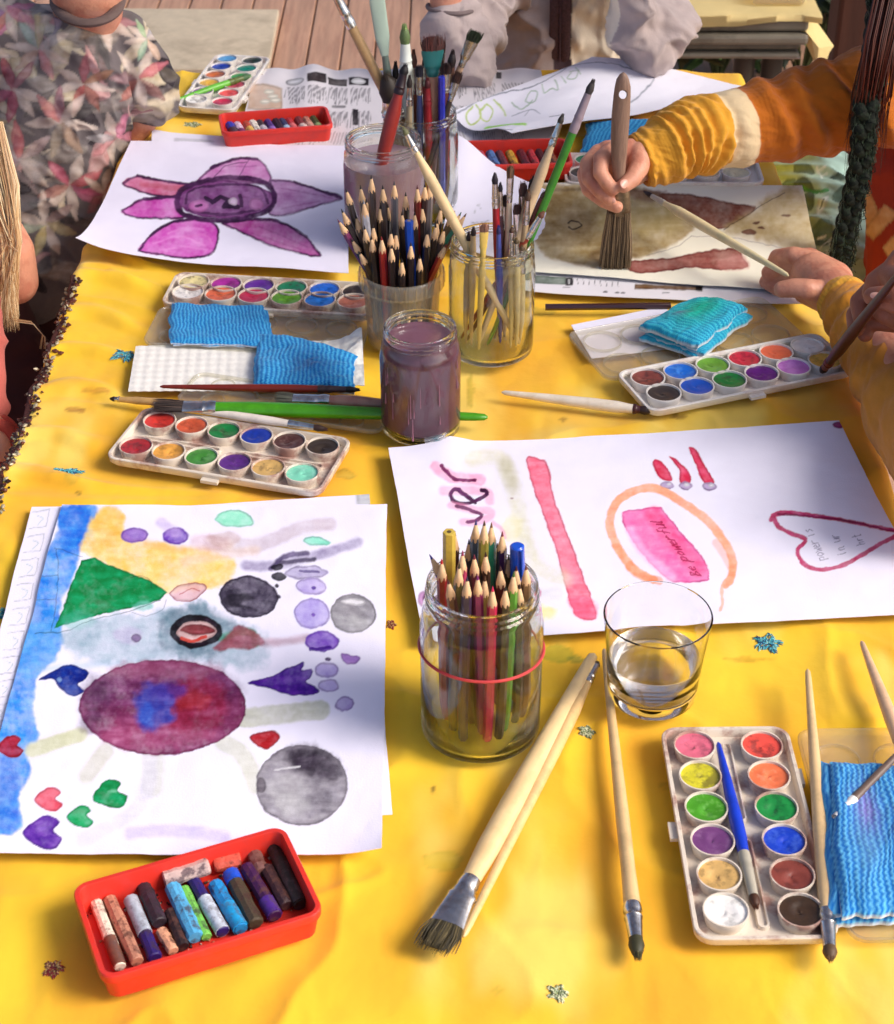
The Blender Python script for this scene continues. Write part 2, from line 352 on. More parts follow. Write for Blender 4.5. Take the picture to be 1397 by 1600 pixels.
# unseen batten screen, added to take sun off the far half of the table
def added_sunshade():
    t = thing('added_sunshade', 'unseen batten sunshade added to dim the far half of the table', 'added_sunshade', (0, 3, 2.6)); wd = mk('sunshade_wood', (150, 110, 80), .7, var=.2, vs=12)
    mb = MB(); y = .86
    while y < 5.6: mb.box((.6, y, 2.62), (7.0, .062, .03)); y += .27
    mb.build('sunshade_battens', wd, t, smooth=False); mb = MB()
    for x in (-2.6, -.9, .8, 2.4, 4.0): mb.box((x, 3.2, 2.56), (.07, 4.9, .09))
    mb.build('sunshade_beams', wd, t, smooth=False)
added_sunshade()
# ---------------------------------------------------------------- table and cloth
XL, XR, YB, YF = -.395, .392, 2.335, .40
def table():
    r = thing('table', 'long wooden table hidden under the yellow cloth', 'table', (0, 1.37, 0))
    wd = mk('table_wood', (120, 80, 50), .5, var=.2, vs=10)
    mb = MB(); mb.box((0, (YB + YF) / 2, T - .028), (XR - XL - .02, YB - YF - .02, .028)); mb.build('table_top', wd, r, smooth=False, bevel=.004)
    for x in (XL + .06, XR - .06):
        for y in (YF + .08, YB - .08):
            mb = MB(); mb.tube([(x, y, .0), (x, y, T - .036)], [.02, .026], n=12); mb.build('leg', wd, r)
table()
def hfold(x, y):
    """height of the cloth above the table top: rucks near the left edge, almost flat where things lie"""
    z = -.0008 + .0007 * (fbm(x * 14, y * 14, 1) - .5)
    # long rucks running out from the left edge
    ml = sstep(-.285, -.345, x) * sstep(1.30, 1.36, y) * sstep(2.0, 1.75, y)
    u = y - .28 * (x + .39) - .03 * np.sin(x * 28)
    z = z + ml * (.0065 * np.clip(np.sin(u * 92 + 2.5 * fbm(x * 5, y * 5, 3) * 3), 0, 1) ** 1.5 + .004 * fbm(x * 18, y * 18, 2))
    mk_ = sstep(-.02, -.2, x) * np.exp(-((y - 1.318 + .055 * (x + .4)) / .009) ** 2)
    z = z + .0028 * mk_ + .0035 * sstep(-.08, -.33, x) * np.exp(-((y - 1.335 + .16 * (x + .3)) / .006) ** 2)
    ml2 = sstep(-.345, -.38, x) * sstep(1.32, 1.2, y)
    z = z + ml2 * .006 * np.clip(np.sin(y * 70 + x * 60), 0, 1)
    # creases: narrow ridges at the resting height, shallow hollows between them
    wx, wy = x + .05 * fbm(x * 6, y * 6, 4), y + .05 * fbm(x * 6 + 9, y * 6, 5)
    r1 = 1 - np.abs(2 * fbm(wx * 7 + 3, wy * 3.2, 5, 3) - 1); r2 = 1 - np.abs(2 * fbm(wx * 4, wy * 9 + 7, 2, 3) - 1)
    z = z - .0058 * (1 - np.clip(r1, 0, 1) ** 7) - .0030 * (1 - np.clip(r2, 0, 1) ** 8) + .0012 * (fbm(x * 22, y * 16, 6) - .5)
    return z
def cloth():
    du = .0028; ov = .17
    us = np.arange(XL - .035, XR + ov, du); vs = np.arange(YF, YB + ov, du)
    U, V = np.meshgrid(us, vs)
    R = .012
    def edge(u, e, s):      # arc over the table edge, then down
        d = (u - e) * s; a = np.clip(d / R, 0, PI / 2); h = e + s * R * np.sin(a); dz = R * (1 - np.cos(a)); rest = np.clip(d - R * PI / 2, 0, None)
        return np.where(d < 0, u, h), np.where(d < 0, 0, dz + rest)
    X1, D1 = edge(U, XR, 1); X0, D0 = edge(U, XL, -1); X = np.where(U > 0, X1, X0); Dx = np.where(U > 0, D1, D0)
    Yv, Dy = edge(V, YB, 1)
    wv = np.sin(V * 34 + 2 * np.sin(V * 9)); wh = np.sin(U * 38 + 1.5 * np.sin(U * 11))
    X = X + np.sign(U) * np.clip(Dx - .01, 0, None) * (.12 + .16 * wv)
    Y = Yv + np.clip(Dy - .01, 0, None) * (.1 + .14 * wh)
    Z = T - np.maximum(Dx, Dy) * .97 + hfold(X, Y) + .006 * wv * sstep(.03, .0, np.abs(U - XR)) * 0
    me = gridmesh('tablecloth', np.stack([X, Y, Z], -1), closed=None)
    # random orange and pale blotches and paint spots as a colour attribute
    PX, PY = proj(np.stack([X, Y, Z], -1)); base = s2l((240, 192, 40)); C = np.ones(X.shape + (3,)) * base
    n1 = fbm(X * 9, Y * 5, 6)[..., None]; n2 = fbm(X * 60, Y * 25, 3)[..., None]; n3 = fbm(X * 16 + 9, Y * 7, 4)[..., None]
    C = s2l((252, 204, 52)) * (1 - n1 * 0) + 0 * C; st = fbm(X * 22, Y * 4, 2)[..., None]; k = sstep(.38, .66, .5 * n1 + .3 * n3 + .2 * st); C = C * (1 - .7 * k) + .7 * k * s2l((234, 160, 42)); k = sstep(.52, .7, fbm(X * 12 + 40, Y * 5 + 3, 1)[..., None]); C = C * (1 - .6 * k) + .6 * k * s2l((255, 228, 118)); C = C * (.94 + .12 * n2)
    P = Paint(PX, PY); P.c = C
    for (x, y, rx, ry, c, a) in [(870, 1022, 26, 14, (150, 165, 50), .5), (900, 1030, 14, 6, (120, 150, 60), .5), (690, 1345, 30, 16, (205, 190, 60), .4), (1040, 1228, 10, 6, (215, 170, 40), .5),
        (540, 742, 16, 8, (190, 160, 50), .6), (735, 610, 4, 26, (190, 170, 30), .5), (118, 640, 16, 4, (170, 100, 40), .6), (150, 610, 22, 4, (205, 120, 50), .5), (560, 498, 8, 4, (110, 60, 30), .7),
        (880, 655, 6, 3, (130, 80, 30), .5), (1060, 652, 12, 3, (140, 90, 40), .6), (840, 487, 30, 6, (170, 150, 50), .4), (122, 770, 3, 3, (90, 90, 50), .7), (676, 1232, 3, 5, (90, 70, 40), .7),
        (112, 745, 12, 12, (190, 165, 60), .4), (1170, 1030, 40, 3, (200, 150, 40), .4), (780, 1548, 10, 5, (200, 180, 60), .4), (1110, 960, 6, 3, (160, 120, 40), .4)]:
        P.ell(x, y, rx, ry, c, a, 2.5)
    setcol(me, P.c.reshape(-1, 3))
    m = mk('yellow_cotton', (240, 192, 40), .8, var=.06, vs=18, bump=.35, bs=120, attr=True, sheen=.15, spec=.15)
    N, L = m.node_tree.nodes, m.node_tree.links; b0 = [n for n in N if n.type == 'BUMP'][0]; tc = [n for n in N if n.type == 'TEX_COORD'][0]
    mp = N.new('ShaderNodeMapping'); mp.inputs['Scale'].default_value = (1, .55, 1); L.new(tc.outputs['Object'], mp.inputs[0]); prev = None
    for sc_, ds, st_ in ((9, .006, .9), (30, .0022, .7)):      # pressed-in creases of the cotton
        n = N.new('ShaderNodeTexNoise'); n.noise_type = 'RIDGED_MULTIFRACTAL'; n.inputs['Scale'].default_value = sc_; n.inputs['Detail'].default_value = 3; n.inputs['Distortion'].default_value = .6; L.new(mp.outputs[0], n.inputs['Vector'])
        q = N.new('ShaderNodeBump'); q.inputs['Strength'].default_value = st_; q.inputs['Distance'].default_value = ds; L.new(n.outputs['Fac'], q.inputs['Height'])
        if prev: L.new(prev.outputs[0], q.inputs['Normal'])
        prev = q
    L.new(prev.outputs[0], b0.inputs['Normal'])
    o = link('tablecloth', me, m, None, (0, 1.37, T)); tag(o, 'bright yellow cotton cloth with embroidered sprigs and a beaded hem spread over the table', 'tablecloth')
    # embroidered flowers
    rs = np.random.RandomState(5)
    sp = [(195, 549, 22, 9, 'teal'), (105, 726, 24, 5, 'teal'), (8, 946, 14, 14, 'teal'), (917, 1135, 14, 9, 'green'), (1201, 992, 24, 14, 'teal'), (872, 1541, 18, 14, 'green'), (81, 1498, 17, 15, 'red'), (611, 964, 8, 8, 'red'), (300, 184, 14, 4, 'green'), (1228, 1600, 10, 8, 'green')]
    for (x, y, rx, ry, cc) in sp:
        c = W(x, y, .001); pm = pxm(c); ra = rx * pm; rb = ry * pm / math.sin(PITCH + math.atan((y - 800) / FPX)); mb = MB()
        cols = {'teal': [(40, 150, 170), (120, 200, 205), (30, 80, 120)], 'green': [(150, 165, 120), (90, 100, 60), (225, 225, 190)], 'red': [(150, 40, 40), (200, 170, 110), (110, 30, 40)]}[cc]
        for k in range(150):
            a = rs.rand() * 2 * PI; q = .1 + .9 * math.sqrt(rs.rand()) * (.75 + .25 * math.cos(5 * a)); 
            px_, py_ = c.x + ra * q * math.cos(a), c.y + rb * q * math.sin(a)
            a2 = a + rs.randn() * .5; l = .22 * ra; z = float(hfold(np.array(px_), np.array(py_))) + T
            mb.tube([(px_ - l * math.cos(a2), py_ - l * math.sin(a2), z), (px_, py_, z + .0012), (px_ + l * math.cos(a2), py_ + l * math.sin(a2), z)], [.0002, .0005, .0002], n=5, mi=k % 3)
        mb.build('embroidered_flower', [mk('thread_' + cc, q, .6, var=.2, vs=500) for q in cols], o)
    # beaded hem
    mb = MB(); y = .9
    while y < 1.725:
        for k in range(5):
            x = XL - .006 + rs.randn() * .0042; z = T + float(hfold(np.array(x), np.array(y))) + .001 + rs.rand() * .003 - max(0, -(x - XL)) * .8; r = .0011 + rs.rand() * .0014
            a = rs.rand() * PI; d = Vector((math.cos(a), math.sin(a), rs.randn() * .3)) * r * 1.4
            mb.tube([Vector((x, y, z)) - d, Vector((x, y, z)), Vector((x, y, z)) + d], [r * .3, r, r * .3], n=6, mi=rs.randint(3))
        y += .0036
    mb.build('beaded_hem', [mk('dark_bead', (54, 26, 20), .4), mk('silver_bead', (170, 158, 130), .4, .2), mk('brown_bead', (96, 44, 26), .4)], o)
    n = 500; ys = np.linspace(.9, 1.73, n); mb = MB()
    mb.tube([(XL - .006 + .002 * math.sin(v * 50), v, T + float(hfold(np.array(XL), np.array(v))) - .002) for v in ys], .0035, .002, n=6); mb.build('hem_braid', mk('braid', (70, 30, 24), .7, var=.5, vs=300, bump=.8, bs=600), o)
    return o
cloth()

# ---------------------------------------------------------------- sheets of paper
def sheet(name, label, cat, cr, paint, nx=200, ny=200, z=.001, dz=None, base=(238, 234, 250), th=.0006, group=None, warp=.9):
    A, B, C, D = [W(c[0], c[1], c[2] if len(c) > 2 else z) for c in cr]      # back-left, back-right, front-right, front-left
    A, B, C, D = map(np.array, (A, B, C, D)); u = np.linspace(0, 1, nx)[None, :, None]; v = np.linspace(0, 1, ny)[:, None, None]
    P = A * (1 - u) * (1 - v) + B * u * (1 - v) + C * u * v + D * (1 - u) * v
    PX, PY = proj(P)
    if dz is not None: P = P.copy(); P[..., 2] += dz(u[..., 0], v[..., 0])
    pt = Paint(PX, PY, base, warp); sd_ = len(name) + nx; bw = .0011; P = P.copy(); P[..., 0] += bw * (fbm(PY / 60 + sd_, PX / 900, 2) - .5) * 2; P[..., 1] += bw * (fbm(PX / 70 + sd_, PY / 900, 3) - .5) * 2
    if paint:
        paint(pt); b_ = s2l(base); pt.c = b_ * np.clip(pt.c / b_, 0, 1.05) ** 1.18
    cn = P[ny // 2, nx // 2].copy(); me = gridmesh(name, P, np.clip(pt.c, 0, 1), closed=th)
    o = link(name, me, M_PAPER, None, cn); return tag(o, label, cat, group)

def p_flower(P):
    pk = (196, 92, 178); ol = (78, 34, 84)
    pet = [[(192, 290), (215, 278), (262, 285), (306, 292), (285, 305), (262, 310), (225, 304)], [(191, 332), (225, 314), (280, 311), (282, 325), (286, 342), (240, 343), (203, 341)],
           [(218, 400), (236, 372), (262, 352), (300, 344), (335, 350), (341, 372), (330, 398), (300, 405), (262, 404)], [(348, 350), (400, 345), (440, 350), (478, 372), (494, 392), (500, 402), (470, 398), (420, 385), (380, 365)],
           [(305, 290), (330, 265), (370, 250), (402, 250), (420, 270), (418, 288), (360, 286), (330, 292)], [(422, 284), (460, 286), (500, 300), (533, 312), (490, 325), (440, 340), (420, 335), (430, 308)]]
    for i, p in enumerate(pet):
        P.poly(p, [(208, 108, 150), (206, 84, 184), (214, 96, 196), (190, 78, 164), (212, 138, 198), (192, 142, 190)][i], .85, 1.5, .2, tex=.4)
        P.line(p + [p[0]], 3.2, ol, .8 if i < 4 else .55, 1.2, tex=.8); P.line(p[1:4], 4.6, ol, .8, 1.2, tex=.6)
    for a_, b_, c_2 in (((240, 385), (280, 372), (320, 385)), ((250, 395), (290, 388), (325, 392)), ((262, 368), (290, 358), (318, 360))): P.line([a_, b_, c_2], 3, (232, 160, 222), .55, 2, tex=.7)
    for a_, b_ in (((380, 362), (470, 392)), ((405, 356), (480, 388)), ((440, 295), (520, 312)), ((440, 328), (500, 316)), ((345, 262), (400, 262))): P.line([a_, b_], 2.5, (150, 70, 140), .35, 1.5, tex=.9)
    P.line([(222, 290), (260, 294), (290, 297)], 9, (196, 90, 110), .5, 3)
    P.ell(352, 314, 76, 29, (150, 84, 150), .9, 1.5, edge=.3); P.ell(352, 314, 74, 27, ol, .2, 6, tex=.9)
    ring = [(276, 318), (285, 298), (320, 285), (370, 280), (415, 288), (428, 310), (418, 332), (370, 345), (310, 343), (280, 332), (276, 318)]
    P.line(ring, 8, ol, .95, 1.5, tex=.3); P.line([(290, 320), (296, 302), (330, 293), (390, 291), (412, 300), (418, 320)], 4, ol, .8, 1); P.line([(296, 330), (350, 338), (405, 330)], 4, ol, .7)
    P.line([(322, 312), (332, 318), (345, 310), (358, 316), (350, 326), (372, 326)], 7, (50, 22, 60), .9, .8, sm=False); P.line([(375, 308), (378, 324)], 6, (60, 26, 66), .8)
    P.ell(364, 318, 7, 6, (235, 215, 235), .8); P.ell(310, 324, 16, 9, (214, 140, 200), .7); P.ell(400, 322, 11, 9, (200, 140, 190), .7); P.line([(306, 324), (314, 324)], 4, ol)
    P.line([(330, 285), (352, 262), (385, 255)], 1.6, ol, .6); P.line([(372, 280), (382, 262), (388, 252)], 1.5, ol, .5); P.line([(280, 375), (320, 368), (330, 380)], 3, (225, 140, 205), .5, 2)
def p_big(P):
    bl = (60, 150, 232)
    P.poly([(95, 795), (150, 792), (150, 830), (125, 862), (120, 900), (95, 940), (95, 985), (95, 1020), (60, 1060), (50, 1110), (60, 1150), (40, 1180), (48, 1210), (30, 1250), (32, 1300), (-20, 1308), (-60, 1290), (-40, 1200), (-20, 1120), (5, 1080), (15, 1020), (35, 960), (60, 900), (78, 860), (90, 830)], bl, .8, 4, .2, tex=.6)
    P.poly([(95, 798), (140, 800), (125, 860), (98, 862)], (25, 120, 225), .7, 4, tex=.5); P.poly([(40, 985), (95, 985), (80, 1035), (30, 1060)], (120, 185, 240), .5, 6)
    P.poly([(0, 1190), (22, 1196), (30, 1295), (0, 1300)], (60, 120, 220), .5, 4)
    ye = (246, 212, 130)
    P.poly([(155, 800), (192, 805), (200, 840), (270, 855), (340, 868), (372, 885), (350, 915), (300, 925), (255, 930), (200, 900), (140, 870), (130, 850)], ye, .85, 5, .1, tex=.5)
    P.poly([(152, 802), (190, 800), (185, 845), (150, 870)], (238, 195, 100), .6, 5); P.line([(230, 850), (290, 862), (360, 855)], 12, (235, 190, 120), .6, 6)
    P.line([(330, 848), (375, 855), (420, 848), (470, 828), (515, 822)], 22, (208, 190, 200), .6, 4, tex=.5); P.line([(290, 880), (350, 870), (400, 862)], 16, (230, 205, 190), .5, 5)
    P.line([(385, 885), (430, 885), (500, 870), (560, 850)], 15, (160, 148, 185), .65, 4, tex=.6); P.line([(425, 890), (445, 872), (480, 868)], 8, (80, 62, 110), .85, 2); P.line([(440, 882), (492, 878)], 7, (48, 34, 70), .8, 2)
    P.ell(211, 838, 21, 12, (160, 120, 205), .9, 1.5, edge=.3); P.ell(275, 840, 20, 13, (130, 85, 195), .9, 2, edge=.3, tex=.5); P.line([(252, 818), (275, 835)], 16, (200, 175, 225), .5, 4)
    P.ell(330, 850, 32, 12, (215, 180, 190), .5, 5); P.ell(352, 844, 26, 12, (206, 176, 170), .5, 4)
    P.poly([(335, 812), (350, 800), (380, 800), (398, 820), (370, 826), (345, 822)], (165, 232, 208), .95, 1.5); P.poly([(475, 848), (490, 842), (518, 850), (508, 856), (484, 856)], (165, 232, 214), .95, 1.5)
    # green triangle
    P.poly([(128, 878), (150, 874), (190, 892), (232, 908), (262, 928), (248, 940), (205, 952), (140, 966), (84, 985), (104, 938)], (14, 150, 90), .97, 1.0, .2, tex=.25, sm=False)
    P.ell(222, 950, 16, 8, (120, 200, 185), .6, 3); P.ell(120, 972, 28, 14, (80, 190, 165), .4, 5)
    bk = (40, 40, 60)
    P.line([(90, 795), (60, 900), (20, 1000), (-10, 1090)], 1.6, bk, .7); P.line([(88, 860), (130, 872)], 1.2, bk, .5); P.line([(90, 862), (92, 900), (85, 960), (78, 990)], 1.2, bk, .5); P.line([(60, 905), (92, 903)], 1, bk, .5)
    P.line([(40, 940), (88, 940)], 1, bk, .5); P.line([(55, 992), (100, 990), (140, 972), (200, 958), (250, 940)], 1.5, (20, 60, 60), .6)
    P.line([(205, 905), (222, 901), (236, 910), (238, 922)], 1.2, bk, .5); P.line([(205, 960), (230, 965), (252, 955), (260, 940)], 1.2, bk, .5)
    # teal wash, eye
    P.poly([(95, 990), (150, 968), (230, 960), (290, 945), (335, 950), (345, 975), (400, 985), (420, 1020), (400, 1050), (330, 1040), (250, 1035), (170, 1040), (110, 1020)], (150, 180, 196), .55, 9, tex=.7)
    P.poly([(255, 965), (310, 945), (345, 965), (370, 990), (345, 1020), (290, 1030), (250, 1010)], (84, 120, 138), .6, 8, tex=.5); P.ell(200, 995, 22, 14, (200, 190, 220), .6, 5)
    P.ell(213, 999, 8, 6, (110, 70, 130), .7, 1.5); P.line([(60, 1050), (140, 1040), (230, 1038)], 10, (170, 200, 220), .4, 6)
    P.line([(345, 1000), (390, 990), (400, 1008)], 12, (100, 165, 145), .8, 3); P.poly([(345, 1005), (372, 982), (402, 992), (412, 1008), (380, 1018), (335, 1018)], (150, 56, 72), .8, 3); P.line([(370, 1004), (430, 1006), (480, 1000)], 12, (170, 110, 130), .5, 5)
    P.poly([(265, 988), (285, 966), (320, 965), (346, 985), (340, 1004), (306, 1016), (278, 1008)], (34, 18, 34), .97, 1.2, sm=True); P.poly([(275, 990), (290, 976), (318, 974), (338, 988), (325, 1002), (300, 1006), (282, 1000)], (224, 190, 190), .9, 1)
    P.poly([(280, 988), (300, 978), (325, 982), (335, 990), (310, 996)], (130, 34, 46), .9, 1.5); P.line([(284, 1000), (300, 1004), (322, 998)], 5, (208, 74, 60), .9)
    P.poly([(265, 930), (283, 917), (316, 914), (322, 924), (300, 940), (275, 941)], (228, 190, 196), .8, 1.5); P.line([(265, 930), (283, 917), (316, 914), (322, 924), (300, 940), (275, 941), (265, 930)], 1.6, (160, 70, 80), .8); P.line([(280, 932), (300, 922), (312, 926)], 1.4, (190, 90, 95), .8)
    # dark blots
    P.ell(388, 935, 46, 33, (82, 74, 94), .97, 1.5, edge=.4, tex=.35); P.poly([(345, 940), (375, 928), (396, 938), (378, 946), (400, 955), (360, 950)], (38, 32, 46), .7, 3); P.ell(398, 918, 28, 10, (118, 108, 130), .5, 6)
    P.ell(434, 888, 10, 5, (30, 24, 40)); P.ell(437, 903, 12, 6, (30, 24, 40)); P.ell(432, 917, 3, 3, (50, 40, 60)); P.ell(434, 934, 4, 3, (50, 40, 60))
    P.ell(551, 960, 35, 31, (164, 160, 168), .95, 1.5, edge=.6, tex=.45); P.ell(551, 942, 18, 6, (235, 232, 238), .9, 2); P.ell(560, 975, 16, 12, (190, 188, 192), .5, 5)
    for x, y, rx, ry, c in [(480, 898, 34, 10, (190, 180, 215)), (487, 920, 24, 13, (195, 180, 228)), (487, 962, 27, 24, (186, 172, 228)), (502, 1005, 26, 16, (140, 100, 200)), (510, 1050, 18, 12, (192, 176, 226)), (513, 1074, 16, 10, (202, 186, 230)), (538, 1103, 14, 12, (184, 165, 214))]:
        P.ell(x, y, rx, ry, c, .85, 1.8, edge=.4, tex=.4)
    P.line([(470, 896), (500, 898)], 4, (80, 60, 130), .7); P.line([(485, 1018), (515, 1014)], 5, (84, 30, 150), .9); P.ell(490, 922, 4, 3, (110, 70, 180)); P.ell(490, 965, 3, 3, (150, 110, 210)); P.ell(512, 1033, 4, 2, (80, 40, 110))
    P.poly([(533, 1024), (560, 1028), (556, 1038), (538, 1038)], (166, 120, 200), .95)
    # sepals: big round bloom with stems
    st = (214, 214, 200)
    P.line([(380, 1125), (440, 1118), (500, 1112)], 30, (200, 200, 184), .8, 3, tex=.4); P.line([(350, 1165), (380, 1185), (400, 1230)], 28, st, .7, 4); P.line([(240, 1180), (238, 1230)], 34, st, .55, 5); P.line([(165, 1175), (135, 1215)], 26, (206, 204, 184), .6, 5)
    P.line([(125, 1150), (50, 1175)], 24, (214, 214, 180), .8, 4); P.line([(235, 1180), (220, 1260), (130, 1315)], 22, (222, 218, 232), .6, 5); P.line([(205, 1305), (270, 1300), (350, 1312)], 20, (214, 200, 238), .7, 5)
    P.ell(254, 1107, 130, 74, (142, 68, 112), .97, 1.6, edge=.35, tex=.35)
    P.ell(254, 1080, 120, 36, (96, 52, 104), .45, 14, tex=.7); P.ell(150, 1090, 26, 32, (84, 54, 92), .5, 12); P.ell(245, 1150, 90, 22, (196, 110, 150), .45, 12); P.ell(140, 1130, 16, 22, (80, 44, 80), .5, 8)
    P.ell(300, 1105, 56, 46, (150, 40, 78), .8, 10, tex=.5); P.ell(300, 1095, 26, 18, (170, 50, 60), .7, 8); P.ell(240, 1105, 32, 36, (70, 84, 178), .85, 8, tex=.4); P.ell(262, 1080, 30, 14, (80, 60, 160), .7, 8); P.ell(232, 1115, 12, 18, (60, 104, 200), .6, 6)
    P.ell(254, 1048, 90, 12, (186, 120, 150), .4, 8)
    # hearts
    def heart(x, y, r, c, a=0):
        h = [(0, 1), (-.75, .35), (-1, -.3), (-.6, -.85), (-.1, -.5), (.4, -.9), (.95, -.45), (.8, .25)]; k, n = math.cos(a), math.sin(a)
        P.poly([(x + r * (p * k - q * n), y + r * .85 * (p * n + q * k)) for p, q in h], c, .97, 1, .2, tex=.25)
    P.poly([(60, 1066), (85, 1050), (110, 1040), (136, 1050), (134, 1062), (122, 1070), (132, 1082), (112, 1090), (94, 1078), (82, 1064)], (14, 50, 148), .98, 1, sm=True)
    P.ell(92, 1064, 4, 4, (150, 180, 230), .8)
    P.poly([(386, 1070), (420, 1060), (452, 1046), (474, 1038), (472, 1050), (486, 1048), (486, 1062), (478, 1068), (498, 1080), (490, 1088), (450, 1088), (420, 1078)], (92, 34, 160), .97, 1, sm=True)
    heart(16, 1170, 21, (170, 40, 66), 1.4); P.poly([(391, 1155), (405, 1147), (428, 1145), (436, 1156), (420, 1172), (402, 1168)], (182, 38, 50), .97, 1)
    heart(77, 1253, 23, (228, 104, 124), 1.5); heart(172, 1244, 28, (16, 148, 88), 1.2); heart(126, 1280, 21, (50, 178, 118), 1.5); heart(68, 1305, 32, (110, 60, 172), 1.5)
    P.ell(66, 1298, 10, 6, (160, 120, 215), .6, 2); P.ell(176, 1238, 8, 3, (150, 225, 190), .6, 2)
    P.ell(472, 1230, 72, 63, (158, 152, 162), .97, 1.6, edge=.6, tex=.3); P.ell(490, 1195, 44, 22, (64, 52, 70), .85, 12, ang=.3, tex=.3); P.ell(450, 1235, 36, 26, (196, 192, 198), .6, 10); P.ell(500, 1255, 26, 14, (110, 104, 116), .5, 8); P.ell(408, 1230, 8, 12, (120, 112, 122), .8, 1.5); P.ell(460, 1263, 26, 16, (205, 203, 206), .5, 8); P.line([(430, 1205), (468, 1200)], 2.5, (225, 222, 228), .8)
def p_maze(P):
    g = (150, 150, 158)
    for k in range(12):
        x = 52 - k * 8; y = 800 + k * 38; P.line([(x, y), (x + 26, y - 4), (x + 20, y + 22), (x - 6, y + 26)], 1.3, g, .6, sm=False); P.line([(x + 8, y + 6), (x + 16, y + 10), (x + 8, y + 20)], 1.1, (120, 160, 150), .5)
    P.line([(44, 800), (10, 920), (-20, 1030)], 2, (40, 40, 50), .8)
def p_power(P):
    P.poly([(822, 722), (842, 718), (856, 730), (868, 790), (900, 870), (932, 962), (902, 968), (890, 940), (868, 860), (842, 790)], (246, 132, 158), .92, 1.3, .2, tex=.25)
    P.poly([(888, 935), (925, 935), (932, 965), (902, 968)], (240, 100, 140), .6, 4)
    ye = (226, 222, 200); P.line([(735, 722), (780, 718), (800, 760), (815, 820), (835, 880), (880, 905)], 26, ye, .6, 9, tex=.8); P.line([(790, 728), (800, 760)], 22, (205, 200, 180), .55, 8); P.ell(800, 830, 16, 22, (238, 232, 190), .6, 8); P.ell(845, 958, 24, 12, (240, 236, 180), .8, 6); P.ell(858, 930, 22, 12, (222, 220, 226), .6, 7)
    pk = (250, 170, 205); mg = (120, 22, 92)
    P.line([(680, 733), (705, 748), (750, 752)], 17, pk, .7, 2.5, tex=.5); P.line([(690, 732), (705, 748), (718, 753), (742, 753)], 5.2, mg, .95, .8)
    P.line([(692, 770), (730, 768), (760, 772), (765, 786)], 14, pk, .55, 3); P.line([(742, 788), (715, 768), (704, 772), (706, 784), (722, 790), (742, 786), (758, 776), (758, 769), (752, 768)], 6.5, (88, 30, 84), .95, .8)
    P.line([(705, 792), (740, 800), (764, 802), (764, 812), (742, 818), (722, 818)], 12, pk, .6, 2.5); P.line([(712, 794), (735, 800), (752, 808), (742, 816), (730, 818)], 5.5, (110, 40, 96), .9, .8)
    P.line([(770, 820), (784, 830), (788, 842)], 6, pk, .6, 2); P.ell(664, 938, 11, 12, (205, 150, 200), .8, 2); P.ell(668, 936, 7, 9, (100, 40, 100), .8, 2); P.ell(836, 930, 9, 9, (240, 150, 195), .9, 2)
    # three red strokes with silver ends
    for p in ([(1021, 722), (1030, 720), (1042, 733), (1050, 752), (1034, 752), (1024, 738)], [(1046, 716), (1058, 720), (1074, 735), (1078, 755), (1062, 756), (1062, 735)], [(1076, 702), (1086, 704), (1100, 728), (1116, 755), (1100, 757), (1086, 728)]): P.poly(p, (226, 66, 104), .95, 1, .2)
    for x, y in ((1042, 761), (1070, 761), (1108, 762)): P.ell(x, y, 11, 7, (190, 170, 208), .9, 1); P.ell(x + 3, y - 2, 4, 3, (240, 238, 246), .9); P.line([(x - 8, y + 4), (x + 4, y + 6)], 1.2, (110, 90, 130), .7)
    orr = (252, 176, 138)
    P.line([(1022, 908), (990, 890), (962, 850), (952, 815), (965, 785), (995, 768), (1025, 766), (1060, 785), (1100, 812), (1125, 840), (1144, 875), (1143, 905), (1134, 916)], 13, orr, .85, 1.5, tex=.3); P.line([(985, 885), (1000, 900), (1030, 910)], 13, (250, 158, 120), .6, 2); P.line([(1128, 918), (1128, 940), (1124, 958)], 5, (252, 196, 176), .8, 1)
    P.line([(1118, 850), (1142, 890), (1140, 912)], 12, (250, 150, 100), .35, 2)
    P.poly([(970, 808), (984, 800), (1026, 796), (1038, 803), (1062, 832), (1096, 872), (1108, 892), (1108, 904), (1103, 911), (1062, 914), (1045, 908), (1010, 875), (984, 838)], (250, 128, 190), .93, 1.1, .3, tex=.2, sm=True)
    P.line([(985, 830), (1005, 865), (1050, 905)], 14, (252, 196, 236), .7, 5); P.line([(1020, 808), (1050, 845), (1092, 892)], 26, (246, 96, 150), .6, 5, tex=.4)
    write(P, 'Be powerful', (1096, 903), (-.60, -.80), (-.9, -.1), 12.2, 1.9, (176, 36, 88), .9)
    # heart
    hr = (196, 44, 104)
    P.line([(1204, 815), (1212, 806), (1240, 804), (1300, 812), (1350, 822), (1400, 832), (1406, 836), (1370, 855), (1320, 884), (1290, 891), (1264, 888), (1248, 872), (1246, 858), (1258, 845), (1230, 833), (1213, 822), (1207, 808)], 6.6, hr, .88, 1, tex=.35)
    P.line([(1215, 806), (1300, 812), (1395, 832)], 3.2, (128, 14, 70), .8, .8)
    for t, o, s in (('power is', (1290, 876), 9), ('in ur', (1322, 866), 9), ('hrt', (1350, 852), 8)): write(P, t, o, (-.42, -.85), (-1, .25), s, 1.1, (120, 112, 140), .75)
    P.ell(1309, 667, 9, 5, (170, 40, 130), .95, 1.2); P.ell(800, 782, 3, 2, (170, 120, 130), .6)
